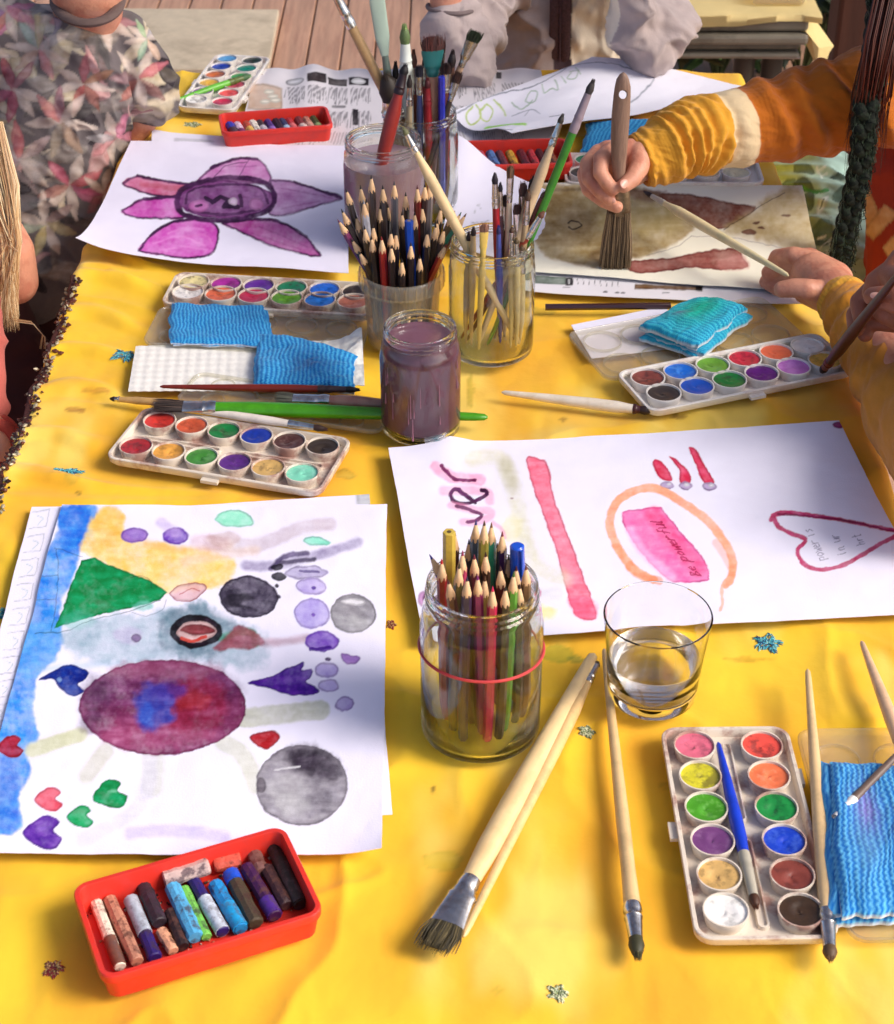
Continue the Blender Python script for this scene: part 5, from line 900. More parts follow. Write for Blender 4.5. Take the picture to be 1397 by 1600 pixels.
# ---------------------------------------------------------------- blue wipes and tissue
def wipe(name, label, cat, quad, z0, th, layers, ca, cb, nr, ax=0, wave=.002, stains=(), bend=None, nx=170, ny=120, seed=1):
    A, B, C, D = [np.array(W(c[0], c[1], z0 + th)) for c in quad]; cen = (A + B + C + D) / 4; ob = None; root = None
    t = thing(name, label, cat, (cen[0], cen[1], T + z0)); rs = np.random.RandomState(seed)
    for k in range(layers):
        top = k == layers - 1; n1, n2 = (nx, ny) if top else (60, 40); u = np.linspace(0, 1, n1)[None, :, None]; v = np.linspace(0, 1, n2)[:, None, None]; lt = th / layers
        P = A * (1 - u) * (1 - v) + B * u * (1 - v) + C * u * v + D * (1 - u) * v; P = P + 0 * u
        j = 0 if top else .0025; P[..., 0] += rs.randn() * j + .0035 * (fbm(v[..., 0] * 5 + seed + u[..., 0] * 2, u[..., 0] * 3 + k, seed) - .5) * 2; P[..., 1] += rs.randn() * j + .0035 * (fbm(u[..., 0] * 6 + seed, v[..., 0] * 3 + k * 2, seed + 1) - .5) * 2
        uu, vv = np.broadcast_arrays(u[..., 0], v[..., 0]); e = (1 - np.abs(2 * uu - 1) ** 14) * (1 - np.abs(2 * vv - 1) ** 12)
        ph = uu * nr if ax == 0 else vv * nr; ot = vv * nr * 1.6 if ax == 0 else uu * nr * 1.6
        rib = .5 + .5 * np.sin(2 * PI * (ph + .16 * np.sin(2 * PI * ot))); hole = .5 + .5 * np.sin(2 * PI * ot); kn = rib ** 1.2 * (.55 + .45 * hole)
        kn = np.clip(kn + .5 * (fbm(uu * 60, vv * 60, seed) - .5), 0, 1)
        z = z0 + lt * (k + .25) + lt * .75 * e + wave * (fbm(uu * 3 + seed, vv * 3, seed) - .3) * e * (k + 1) / layers + .0005 * kn * e
        if bend is not None: z = z + bend(uu, vv)
        P[..., 2] = T + z
        Cc = s2l(ca) * (1 - kn[..., None]) + s2l(cb) * kn[..., None]
        for (sx, sy, sr, c, a) in stains:
            m = (a * np.exp(-(((uu - sx) / sr) ** 2 + ((vv - sy) / (sr * 1.4)) ** 2) * (.6 + fbm(uu * 14, vv * 14, 4))))[..., None]; Cc = Cc * (1 - m) + s2l(c) * m
        me = gridmesh('cloth_layer', P, Cc, closed=lt * .98); me.attributes['Col']
        link('cloth_layer', me, mk('wipe_fabric', (60, 160, 220), .85, var=.06, vs=60, bump=.4, bs=900, attr=True, sheen=.1, spec=.1), t)
    return t
DB, LB = (14, 104, 178), (86, 190, 236)
wipe('cleaning_wipe', 'thick folded blue wipe, nearest, at the right edge below the slim brush', 'wipe', [(1296, 1186), (1440, 1194), (1480, 1415), (1312, 1424)], .008, .013, 3, (20, 110, 190), (110, 196, 236), 17, 0, .008, [(.35, .35, .12, (150, 110, 180), .6), (.75, .5, .12, (130, 100, 170), .7), (.3, .62, .12, (90, 130, 170), .5)], seed=2)
wipe('cleaning_wipe', 'flat blue wipe lying left on the clear lid behind the tissue', 'wipe', [(266, 472), (408, 476), (424, 538), (264, 533)], .008, .004, 2, DB, LB, 26, 0, .006, seed=3)
wipe('cleaning_wipe', 'blue wipe with a dark wet patch on the white tissue', 'wipe', [(402, 517), (556, 553), (550, 606), (396, 600)], .006, .007, 2, DB, (90, 194, 240), 22, 0, .010, [(.62, .62, .3, (6, 60, 120), .8)], bend=lambda u, v: .004 * np.sin(u * 3), seed=4)
wipe('cleaning_wipe', 'thick folded turquoise wipe with green stain on the right clear lid', 'wipe', [(1080, 466), (1168, 478), (1090, 536), (1000, 505)], .008, .016, 4, (10, 124, 176), (80, 206, 224), 20, 1, .009, [(.45, .35, .35, (16, 156, 116), .85), (.35, .6, .08, (90, 60, 110), .6)], bend=lambda u, v: .006 * np.sin(u * 3.1) * (1 - v), seed=5)
wipe('cleaning_wipe', 'small blue wipe at the back between the drawing and the wide brush', 'wipe', [(918, 188), (1060, 180), (1010, 226), (908, 232)], .001, .012, 2, (16, 120, 190), (86, 196, 240), 18, 0, .004, seed=6)
def tissue():
    A, B, C, D = [np.array(W(*c, .004)) for c in ((212, 540), (566, 530), (570, 608), (200, 610))]; u = np.linspace(0, 1, 220)[None, :, None]; v = np.linspace(0, 1, 90)[:, None, None]
    P = A * (1 - u) * (1 - v) + B * u * (1 - v) + C * u * v + D * (1 - u) * v; uu, vv = np.broadcast_arrays(u[..., 0], v[..., 0])
    z = .0028 + .001 * fbm(uu * 6, vv * 4, 2) + .0004 * np.sin((uu * 70 + vv * 26)) * np.sin((uu * 70 - vv * 26)) + .014 * sstep(.86, 1, uu) * (.3 + fbm(uu * 16, vv * 9, 3)) * (1 - .5 * vv); P[..., 2] = T + z
    q = np.sin((uu * 70 + vv * 26)) * np.sin((uu * 70 - vv * 26)); C_ = s2l((240, 236, 228)) * (1 - .07 * (q[..., None] > .2))
    me = gridmesh('tissue', P, C_, closed=.0006); tag(link('paper_towel', me, mk('tissue_paper', (240, 236, 230), .9, var=.03, vs=80, bump=.3, bs=500, attr=True, spec=.1), None, P[45, 110]), 'white embossed paper towel spread under the right blue wipe', 'paper towel')
tissue()
def sheet2(): sheet('paper_sheet', 'white folded sheet under the turquoise wipe and clear lid', 'paper', [(893, 508), (1040, 478), (1080, 540), (925, 560)], None, 40, 30, .0008, None)
sheet2()
# ---------------------------------------------------------------- people
def skin(chains, parent, voxel=.0016, it=5, mat=None, name='body', ells=(), fac=.5):
    me = organic(name, chains, voxel, it, fac, ells); return link(name, me, mat or M_SKIN, parent)
def clothed(name, chains, parent, mat, voxel=.005, it=8, paint=None, amp=.004, fs=14, ells=(), seed=1, folds=None):
    me = organic(name, chains, voxel, it, .5, ells); V = vco(me); n = len(V); N = np.empty(n * 3, 'f'); me.vertices.foreach_get('normal', N); N = N.reshape(-1, 3)
    f = fbm(V[:, 0] * fs + V[:, 1] * 6, V[:, 2] * fs + V[:, 1] * 7, seed); r = (1 - np.abs(2 * f - 1)) ** 5 * 1.7 - .5
    V2 = V + N * (amp * r)[:, None]
    if folds is not None: V2 = V2 + N * folds(V)[:, None]
    me.vertices.foreach_set('co', V2.astype('f').ravel()); me.update()
    if paint is not None:
        x, y = proj(V); C = paint(x, y, V, f); setcol(me, np.clip(C, 0, 1))
    return link(name, me, mat, parent)
def c_(*a): return [(WY(x, y, Y), r) for x, y, Y, r in a]
def z_(*a): return [(W(x, y, z), r) for x, y, z, r in a]
def nailed(parent, P, d, nrm, w_, l_):
    d = d.normalized(); nrm = (nrm - d * nrm.dot(d)).normalized(); s = d.cross(nrm); mb = MB(); L = []
    for a, (q, h) in enumerate(((1, 0), (.92, .35), (.6, .6), (.2, .7))): L.append([P + s * (w_ * q * math.cos(2 * PI * k / 16)) + d * (l_ * q * math.sin(2 * PI * k / 16)) + nrm * (.0004 * h - .0014 * (q * math.cos(2 * PI * k / 16)) ** 2) for k in range(16)])
    mb.loft(L, False, True); mb.build('fingernail', M_NAIL, parent)
def fossil(x, y):
    P = Paint(x, y, (170, 200, 184), 1.0); rs = np.random.RandomState(3); P.c *= (.55 + .8 * fbm(x / 26, y / 18, 3))[:, None]
    for k in range(26):
        a, b = rs.uniform(1150, 1330), rs.uniform(240, 450); P.poly([(a, b), (a + rs.uniform(10, 34), b + rs.uniform(-10, 6)), (a + rs.uniform(10, 30), b + rs.uniform(8, 22)), (a - 3, b + rs.uniform(6, 18))], [(60, 90, 76), (44, 112, 60), (86, 120, 104), (170, 190, 178), (36, 60, 50)][k % 5], .8, 1.5)
    P.line([(1256, 296), (1275, 302), (1295, 300)], 5, (40, 120, 50), .9); wt = (226, 238, 232)
    P.poly([(1276, 330), (1280, 316), (1294, 309), (1290, 325), (1279, 338)], wt, .95, .8); P.line([(1282, 326), (1289, 314)], 2, (60, 90, 76), .9); P.line([(1278, 266), (1286, 282)], 3.5, wt, .95); P.line([(1280, 270), (1292, 266)], 2, wt, .9); P.line([(1284, 276), (1294, 272)], 2, wt, .9)
    P.line([(1278, 372), (1290, 369)], 4, wt, .95); P.line([(1282, 392), (1296, 376), (1313, 362)], 2, wt, .9)
    for k in range(7): P.line([(1294 + k * 2.6, 378 - k * 2.6), (1300 + k * 2.4, 386 - k * 2.2)], 1, wt, .8)
    P.line([(1284, 394), (1296, 394), (1292, 402)], 1.6, wt, .9); P.line([(1310, 322), (1316, 330), (1308, 334), (1310, 322)], 1.2, wt, .6); return P.c
# 1 --- child in a floral shirt, behind the flower painting
def floral(x, y, V, f):
    rs = np.random.RandomState(21); P = Paint(x, y, (104, 96, 96), .7)
    P.c *= (.8 + .5 * fbm(x / 30, y / 30, 2))[:, None]
    pal = [(192, 130, 130), (176, 112, 116), (206, 160, 156), (206, 190, 160), (222, 206, 178), (120, 112, 108), (150, 140, 132), (176, 110, 112), (44, 38, 44), (96, 92, 90)]
    def leaf(cx, cy, L, wd, a, c, al):
        k, s = math.cos(a), math.sin(a); q = [(-1, 0), (-.5, .7), (0, 1), (.5, .7), (1, 0), (.5, -.7), (0, -1), (-.5, -.7)]
        P.poly([(cx + L * u * k - wd * v * s, cy + L * u * s + wd * v * k) for u, v in q], c, al, 1.2, .1, tex=.3)
    for k in range(120): leaf(rs.uniform(-90, 270), rs.uniform(-90, 440), rs.uniform(24, 62), rs.uniform(6, 18), rs.rand() * PI, pal[[3, 4, 5, 6, 6, 8, 9, 2][rs.randint(0, 8)]], .8)
    for cx, cy, R in [(60, 75, 34), (165, 30, 34), (130, 130, 30), (215, 120, 32), (20, 140, 34), (95, 190, 36), (175, 215, 28), (30, 250, 40), (110, 290, 34), (70, 350, 34), (160, 300, 26), (-40, 60, 40), (-50, 200, 40), (230, 60, 24), (10, 20, 30), (100, 20, 26)]:
        b = rs.rand() * 6; R *= 1.5; cc = pal[rs.randint(0, 4)]
        for q in range(7):
            a = b + q * .9 + rs.randn() * .15; leaf(cx + .5 * R * math.cos(a), cy + .5 * R * math.sin(a), R * .55, R * .17, a, tuple(int(v * rs.uniform(.8, 1.1)) for v in cc) if q % 3 else (216, 198, 184), .72)
            0 and P.line([(cx + .1 * R * math.cos(a), cy + .1 * R * math.sin(a)), (cx + .95 * R * math.cos(a), cy + .95 * R * math.sin(a))], 1.4, (110, 60, 70), .6)
    return P.c
M_FLOR = mk('floral_cotton', (120, 100, 100), .85, var=.08, vs=60, bump=.3, bs=600, attr=True, sheen=.1, spec=.1)
p = thing('person', 'child in a charcoal t-shirt with pink and cream flowers behind the magenta painting', 'person', WY(80, 420, 2.1))
skin([c_((137, -90, 2.10, .04), (137, -18, 2.085, .044), (137, 40, 2.12, .04)), c_((60, 60, 2.13, .03), (137, 50, 2.13, .03), (205, 70, 2.13, .030), (228, 150, 2.12, .027), (222, 178, 2.12, .024), (190, 224, 2.12, .021), (150, 262, 2.13, .020))], p, .004, 6)
clothed('t_shirt', [c_((100, 140, 2.11, .080), (92, 220, 2.10, .088), (70, 330, 2.08, .085), (40, 400, 2.07, .09)), c_((20, 70, 2.13, .05), (95, 80, 2.115, .06), (195, 62, 2.12, .036)), c_((115, 140, 2.11, .08), (125, 92, 2.105, .066)), c_((192, 60, 2.12, .038), (216, 110, 2.12, .040), (226, 148, 2.12, .037)), c_((20, 60, 2.13, .055), (-60, 120, 2.12, .05), (-70, 220, 2.1, .05), (0, 330, 2.08, .09))], p, M_FLOR, .0021, 8, floral, .0075, 10, seed=2, folds=lambda V: .004 * np.sin(V[:, 0] * 75 + 5 * fbm(V[:, 0] * 8, V[:, 2] * 6, 1)) * sstep(T + .15, T - .1, V[:, 2]))
mb = MB(); mb.tube([WY(137 + 50 * math.cos(t), 0 + 36 * math.sin(t), 2.085 - .058 * math.sin(t)) for t in np.linspace(-.5, PI + .5, 30)], .0075, .005, n=10); mb.build('collar', mk('collar_rib', (104, 84, 78), .85, var=.1, vs=200, bump=.5, bs=700), p)
mb = MB(); a, b = WY(216, 110, 2.12), WY(227, 156, 2.12); d = (b - a).normalized(); sd = d.cross(Vector((0, 1, 0))).normalized(); n2 = d.cross(sd)
mb.tube([b + (sd * math.cos(t) + n2 * math.sin(t)) * .0365 for t in np.linspace(0, 2 * PI, 32)], .0024, n=8, cap=False); mb.build('sleeve_hem', mk('hem_pink', (170, 130, 126), .85), p)
clothed('shorts', [z_((60, 300, -.22, .10), (150, 330, -.30, .08), (300, 300, -.32, .07)), z_((0, 330, -.22, .10), (120, 420, -.32, .085), (260, 420, -.34, .07))], p, mk('navy_twill', (24, 20, 44), .8, var=.15, vs=30), .008, 6)
# 2 --- child with blonde hair at the left edge
p = thing('person', 'child with long blonde hair and terracotta sleeve leaning in at the left edge', 'person', W(0, 560, -.2))
skin([c_((-90, 250, 1.86, .045), (-36, 330, 1.80, .036), (14, 392, 1.78, .028), (24, 440, 1.78, .026)), c_((-60, 250, 1.86, .04), (-140, 420, 1.7, .03), (-110, 560, 1.56, .02), (-60, 640, 1.51, .014), (-30, 650, 1.50, .014), (2, 680, 1.50, .013), (0, 705, 1.49, .012))], p, .004, 6)
clothed('terracotta_top', [c_((-110, 420, 1.66, .06), (-74, 500, 1.60, .050), (-40, 590, 1.55, .034), (-36, 655, 1.52, .028))], p, mk('terracotta_jersey', (190, 96, 84), .85, var=.08, vs=40, bump=.3, bs=500, sheen=.1), .004, 6, None, .004, 16)
mb = MB(); mb.tube([WY(-4 + 30 * math.cos(t), 692 + 38 * math.sin(t), 1.5 - .012 * math.sin(t)) for t in np.linspace(-PI * .6, PI * .75, 30)], .0055, .005, n=10); mb.tube([WY(-8 + 34 * math.cos(t), 702 + 40 * math.sin(t), 1.495) for t in np.linspace(-PI * .5, PI * .5, 24)], .006, n=10); mb.build('cuff', mk('terracotta_rib', (176, 66, 52), .85, var=.15, vs=120, bump=.4, bs=500), p)
clothed('shade_fill_skirt', [z_((-60, 420, -.2, .12), (40, 520, -.28, .11), (170, 560, -.38, .08)), z_((-80, 560, -.2, .12), (0, 650, -.26, .10), (120, 700, -.36, .08))], p, mk('shade_fill_maroon', (56, 12, 14), .85, var=.2, vs=20), .008, 6, None, .008, 9)  # dark lap shape added to stand for the shaded floor beside the table
rs = random.Random(4); mb = MB()
for k in range(900):
    x0 = rs.uniform(-60, 4); Yk = 1.72 + rs.uniform(-.03, .02); q = rs.random(); x1 = rs.uniform(-30, 30) * .9 + 4; y1 = rs.uniform(430, 520) if q < .8 else rs.uniform(330, 400)
    mb.tube([WY(x0, 190, Yk + .05), WY(x0 + 20 + rs.uniform(-4, 8), 290, Yk + .02), WY(x0 * .4 + 26 + rs.uniform(-4, 8) - 8 * (q < .3), 380, Yk), WY(x1, y1, Yk - .01)], [.0004, .0006, .0006, .0001], n=3, mi=k % 3)
for k in range(9): j = rs.uniform(-3, 3); mb.tube([WY(6, 486, 1.71), WY(22 + j, 500 + j, 1.70), WY(50 + j, 504 + j, 1.70), WY(68 + j, 525 + j, 1.70), WY(66 + j * 2, 545, 1.70)], [.0006, .0006, .0005, .0004, .0002], n=4, mi=k % 3)
mb.build('hair', [mk('blonde_hair', (216, 176, 124), .4, var=.15, vs=60), mk('dark_blonde_hair', (176, 126, 78), .4), mk('light_blonde_hair', (244, 220, 176), .4)], p)
# 3 --- adult in a grey hoodie across the far end
GH = (184, 168, 164)
M_HOOD = mk('hoodie_fleece', GH, .9, var=.09, vs=40, bump=.5, bs=400, attr=True, sheen=.2, spec=.1)
def hood(x, y, V, f):
    C = np.ones((len(x), 3)) * s2l(GH) * (.88 + .24 * f)[:, None]; a = (x > 866) & (x < 893) & (V[:, 1] < 2.52) ; C[a] = s2l((84, 68, 74)); b = (x >= 893) & (x < 966) & (V[:, 1] < 2.56); C[b] = s2l((240, 228, 206)) * (.95 + .08 * f[b])[:, None]; return C
p = thing('person', 'person in an open grey hoodie resting both elbows on the far table end', 'person', WY(870, 260, 2.6))
skin([c_((688, -80, 2.30, .020), (698, -14, 2.29, .023), (700, 30, 2.28, .022))], p, .003, 5)
clothed('hoodie', [c_((870, -120, 2.60, .11), (858, 30, 2.575, .105), (858, 180, 2.60, .105)), c_((920, -60, 2.60, .11), (905, 60, 2.58, .10), (900, 180, 2.60, .10)), c_((800, -80, 2.6, .08), (800, 40, 2.58, .06)),
    c_((703, 22, 2.285, .031), (712, 70, 2.285, .034), (722, 108, 2.29, .033)), c_((722, 110, 2.29, .034), (752, 20, 2.42, .040), (790, -80, 2.56, .06)),
    c_((1018, 76, 2.285, .036), (1030, 50, 2.30, .042), (1016, -10, 2.37, .047), (990, -110, 2.52, .06)), c_((1018, 74, 2.285, .036), (992, 30, 2.28, .034), (975, -50, 2.26, .034))], p, M_HOOD, .003, 6, hood, .011, 12, seed=3,
    folds=lambda V: .0035 * np.sin(V[:, 2] * 120 + V[:, 0] * 60) * (np.abs(V[:, 0] - .27) < .09) + .003 * np.sin(V[:, 0] * 90 + V[:, 2] * 14) * (np.abs(V[:, 0] - .12) < .1))
mb = MB()
for xo, ra_, rb_ in ((867, .0065, .0012), (876, .0016, .0022), (885, .0065, .0012)): mb.tube([WY(xo, -60, 2.464), WY(xo - 1, 20, 2.466), WY(xo - 2, 130, 2.486)], ra_, rb_, n=10, up=(0, -1, 0))
mb.build('zip', mk('zip_tape', (82, 58, 66), .6, var=.35, vs=300, bump=.5, bs=500), p)
mb = MB(); mb.tube([WY(704 + 36 * math.cos(t), 12 + 9 * math.sin(t) + 2 * math.cos(t), 2.29 - .034 * math.sin(t)) for t in np.linspace(-.3, PI + .3, 24)], .003, n=8); mb.build('cuff_seam', mk('hoodie_rib', (124, 108, 106), .9, bump=.5, bs=500), p); mb = MB(); mb.tube([WY(1005 + 55 * math.cos(t) + 2, 34 + 16 * math.sin(t) - 20 * math.cos(t), 2.31 - .042 * math.sin(t)) for t in np.linspace(0, PI, 24)], .0026, n=8); mb.build('cuff_seam', mk('hoodie_rib', (124, 108, 106), .9, bump=.5, bs=500), p)
# 4 --- child with the mustard sweatshirt and wide brush
p4 = thing('person', 'child in a mustard and cream striped sweatshirt gripping the upright wide brush', 'person', W(1420, 520, -.3))
H1 = [c_((1180, 200, 1.85, .026), (1060, 235, 1.80, .024), (1012, 252, 1.785, .0200), (990, 256, 1.775, .0205), (968, 256, 1.775, .0185), (948, 258, 1.778, .0155)),
 c_((985, 240, 1.775, .016), (950, 238, 1.775, .013)), c_((990, 268, 1.78, .016), (950, 282, 1.785, .012)),
 c_((1000, 240, 1.768, .0130), (999, 262, 1.750, .0105), (988, 280, 1.735, .0090), (975, 290, 1.727, .0078)),
 c_((958, 236, 1.762, .0105), (940, 248, 1.748, .0090), (938, 270, 1.736, .0080), (949, 286, 1.729, .0074), (958, 296, 1.727, .0068)),
 c_((936, 240, 1.775, .0105), (919, 256, 1.762, .0090), (920, 280, 1.748, .0080), (938, 300, 1.734, .0074), (952, 311, 1.730, .0068)),
 c_((928, 250, 1.788, .0105), (914, 272, 1.776, .0088), (920, 296, 1.760, .0080), (943, 314, 1.742, .0074), (964, 323, 1.732, .0068)),
 c_((932, 266, 1.798, .0095), (922, 288, 1.790, .0080), (932, 306, 1.776, .0072), (952, 316, 1.768, .0064))]
H2 = [z_((1420, 600, .05, .034), (1360, 520, .045, .026), (1322, 474, .042, .0235), (1296, 450, .040, .0250), (1272, 432, .038, .0245)), z_((1300, 440, .04, .022), (1262, 412, .040, .017)), z_((1296, 462, .03, .02), (1262, 452, .024, .016)),
 z_((1268, 408, .048, .0115), (1240, 400, .050, .0100), (1215, 402, .040, .0090), (1207, 418, .028, .0082), (1224, 430, .022, .0075)),
 z_((1262, 420, .040, .0115), (1226, 414, .036, .0098), (1202, 426, .024, .0085), (1214, 440, .016, .0075)),
 z_((1258, 434, .030, .0105), (1220, 430, .022, .0092), (1198, 440, .013, .0080), (1214, 452, .010, .0070)),
 z_((1282, 456, .046, .0120), (1262, 452, .051, .0108), (1240, 450, .050, .0098), (1222, 452, .047, .0086))]
BR = [c_((1180, 200, 1.85, .026), (1300, 185, 1.88, .03), (1460, 150, 1.93, .04), (1560, 260, 1.93, .05), (1520, 520, 1.7, .04)), [(WY(1520, 520, 1.7), .04), (W(1420, 600, .05), .034)]]
HD = [c_((1560, 200, 1.93, .05), (1530, 20, 1.94, .035), (1520, -60, 1.93, .034)), c_((1515, -110, 1.92, .070), (1508, -190, 1.92, .078))]
b4 = skin(H1 + H2 + BR + HD, p4, .0013, 7)
nailed(b4, WY(976, 287, 1.7195), WY(972, 293, 1.724) - WY(984, 278, 1.735), Vector((.1, -1, .25)), .0045, .0055)
nailed(b4, WY(956, 313, 1.7245), WY(958, 318, 1.73) - WY(944, 306, 1.734), Vector((-.1, -1, .1)), .0035, .0042)
FO = [(.045, .12, .020, .012, 2.4, 1.6), (.10, .10, .022, -.015, 2.2, 1.4), (.165, .17, .020, .030, 2.2, 1.5), (.215, .13, .016, .034, 2.0, 1.3), (.255, .15, .015, .030, 2.2, 1.4), (.295, .14, .014, .026, 2.4, 1.5), (.335, .13, .014, .020, 2.2, 1.5), (.375, .12, .014, .012, 2.4, 1.5), (.46, .06, .022, -.02, 2.4, 1.4), (.56, .17, .022, -.04, 2.0, 1.4), (.64, .15, .018, -.05, 2.2, 1.3), (.71, .15, .018, -.05, 2.0, 1.4), (.79, .15, .020, -.05, 2.2, 1.2), (.88, .12, .022, -.05, 2.2, 1.2)]
Pth = [WY(998, 252, 1.782), WY(1035, 236, 1.79), WY(1080, 214, 1.81), WY(1170, 196, 1.85), WY(1285, 170, 1.88), WY(1400, 145, 1.91), WY(1520, 140, 1.95)]
G, SS, TH = sleeve_grid([tuple(v) for v in Pth], [.0270, .0330, .0390, .0415, .0500, .0570, .065], FO, 420, 200, seed=2, rough=.045)
MU, CR_, MU_SHADE = s2l((222, 158, 52)), s2l((224, 198, 156)), s2l((190, 104, 30))  # last tone is the mustard upper arm with its shade put into the colour
def stripes(SS, TH):
    q = SS + .012 * np.cos(TH - 2.0); q = q + .01 * (fbm(SS * 4, np.cos(TH) * 2 + 3, 2) - .5); w1 = (sstep(.405, .409, q) * (1 - sstep(.478, .482, q)))[..., None]; w0 = sstep(.44, .45, q)[..., None]; C = (MU * (1 - w0) + MU_SHADE * w0) * (1 - w1) + CR_ * w1; return C * (.92 + .12 * fbm(SS * 30, TH * 3, 2))[..., None]
M_SW = mk('sweatshirt_jersey', (224, 160, 52), .88, var=.06, vs=50, bump=.35, bs=500, attr=True, sheen=.15, spec=.1)
me = gridmesh('sweatshirt_sleeve', G, stripes(SS, TH)); me.flip_normals() if False else None; s1 = link('sweatshirt_sleeve', me, M_SW, p4)
mb = MB(); c0 = Vector(Pth[0]); d = (Vector(Pth[1]) - c0).normalized(); sd = d.cross(Vector((0, 0, 1))).normalized(); n2 = d.cross(sd)
mb.tube([c0 + d * .002 + (sd * math.cos(t) + n2 * math.sin(t)) * .0262 for t in np.linspace(0, 2 * PI, 40)], .0034, n=10, cap=False); mb.build('cuff', mk('mustard_rib', (196, 130, 40), .88, var=.1, vs=150, bump=.5, bs=500), s1)
FO2 = [(.06, .05, .03, .01, 2, 1.4), (.2, .12, .03, .03, 2, 1.4), (.3, .10, .03, .03, 2.4, 1.4), (.42, .12, .035, -.03, 2, 1.4), (.56, .10, .035, .03, 2, 1.4), (.7, .08, .04, -.03, 2, 1.4)]
Pt2 = [W(1314, 466, .040), W(1336, 494, .040), W(1364, 540, .04), W(1400, 600, .04), W(1450, 690, .05), W(1540, 760, .08)]
G, SS, TH = sleeve_grid([tuple(v) for v in Pt2], [.0250, .0290, .0320, .0360, .042, .048], FO2, 240, 140, seed=5, rough=.04)
C2 = np.where((SS < .10)[..., None], s2l((226, 164, 56)), s2l((206, 136, 44))) * (.92 + .12 * fbm(SS * 20, TH * 3, 2))[..., None]; C2 = np.where(((SS < .10) & (np.sin(TH * 40) > .2))[..., None], C2 * .85, C2)  # mustard past the cuff is darkened, shade put into the colour
link('sweatshirt_sleeve', gridmesh('sweatshirt_sleeve', G, C2), M_SW, p4)
def redp(x, y, V, f):
    P = Paint(x, y, (150, 40, 20), 1)
    for pl in ([(1352, 285), (1370, 330), (1360, 352), (1338, 350), (1340, 310)], [(1380, 318), (1402, 336), (1362, 376), (1346, 362)], [(1400, 360), (1420, 340), (1430, 420), (1384, 400), (1376, 388)], [(1420, 240), (1450, 250), (1440, 300), (1415, 290)], [(1320, 260), (1332, 270), (1326, 330), (1318, 320)]): P.poly(pl, (206, 160, 110), .95, 1, sm=False)
    return P.c
clothed('patterned_top', [c_((1560, 60, 1.96, .11), (1478, 150, 1.955, .085), (1470, 300, 1.93, .088), (1480, 440, 1.88, .095), (1500, 560, 1.84, .11))], p4, mk('red_top', (138, 30, 16), .85, var=.1, vs=40, attr=True), .0025, 8, redp, .005, 12)
clothed('fossil_print_trousers', [z_((1170, 250, -.13, .055), (1235, 270, -.14, .062), (1300, 330, -.14, .07), (1330, 420, -.16, .075), (1420, 430, -.2, .09)), z_((1230, 330, -.17, .06), (1290, 400, -.19, .06))], p4, mk('fossil_print', (120, 160, 140), .8, var=.08, vs=40, attr=True), .0025, 8,
  (lambda x, y, V, f: fossil(x, y)), .006, 13)
# face and loose hair of the mustard child stay outside the frame; braid and strands hang into it
mb = MB(); pth = [WY(x, y, Y) for x, y, Y in ((1378, -70, 1.86), (1374, 20, 1.85), (1366, 90, 1.84), (1352, 170, 1.80), (1345, 250, 1.79), (1330, 320, 1.78), (1316, 380, 1.77), (1312, 412, 1.77))]
ps = smooth([tuple(v) for v in pth], False, 14); n = len(ps)
for k in range(3):
    q, rr = [], []
    for i, v in enumerate(ps):
        ph = i * .42 + k * 2 * PI / 3; v = Vector(v); w_ = 1 - .25 * i / n; q.append(v + Vector((.0080 * math.sin(ph) * w_, .005 * math.sin(2 * ph) - .001, .002 * math.cos(ph)))); rr.append(.0082 * w_)
    mb.tube(q, rr, n=10)
rs = random.Random(8)
for k in range(1400):
    i = rs.randint(0, n - 4); v = Vector(ps[i]); o = Vector((rs.uniform(-.013, .013), -.009, rs.uniform(-.004, .004))); mb.tube([v + o, v + o * 1.05 + Vector((rs.uniform(-.004, .004), -.001, -.008)), Vector(ps[min(i + 3, n - 1)]) + o * .9], [.0003, .0006, .0002], n=3, mi=k % 2)
mb.build('braid', [mk('black_green_hair', (24, 28, 20), .75, var=.4, vs=200, bump=1.0, bs=500, stain=(40, 56, 36), sa=.5, ss=160, spec=.2), mk('braid_highlight', (50, 64, 46), .4)], p4)
mb = MB()
hc = WY(1512, -150, 1.93)
ml = MB(); ml.lathe([(.001, .112), (.05, .100), (.082, .062), (.094, .01), (.092, -.05), (.080, -.10), (.04, -.12)], hc, 24, 0, True, True); ml.build('hair', mk('dark_maroon_hair', (60, 16, 10), .4), p4)
for k in range(160):
    a = rs.uniform(1350, 1404); Y = 1.83 + rs.uniform(-.02, .02); mb.tube([WY(a + 20, -30, Y + .03), WY(a, 60, Y), WY(a - 16 + rs.uniform(-8, 8), 150, Y - .015), WY(a - 26 + rs.uniform(-12, 10), rs.uniform(190, 280), Y - .01)], [.0006, .0007, .0006, .0001], n=4, mi=k % 2)
mb.build('hair', [mk('dark_maroon_hair', (60, 16, 10), .4), mk('rust_hair', (92, 34, 16), .4)], p4)
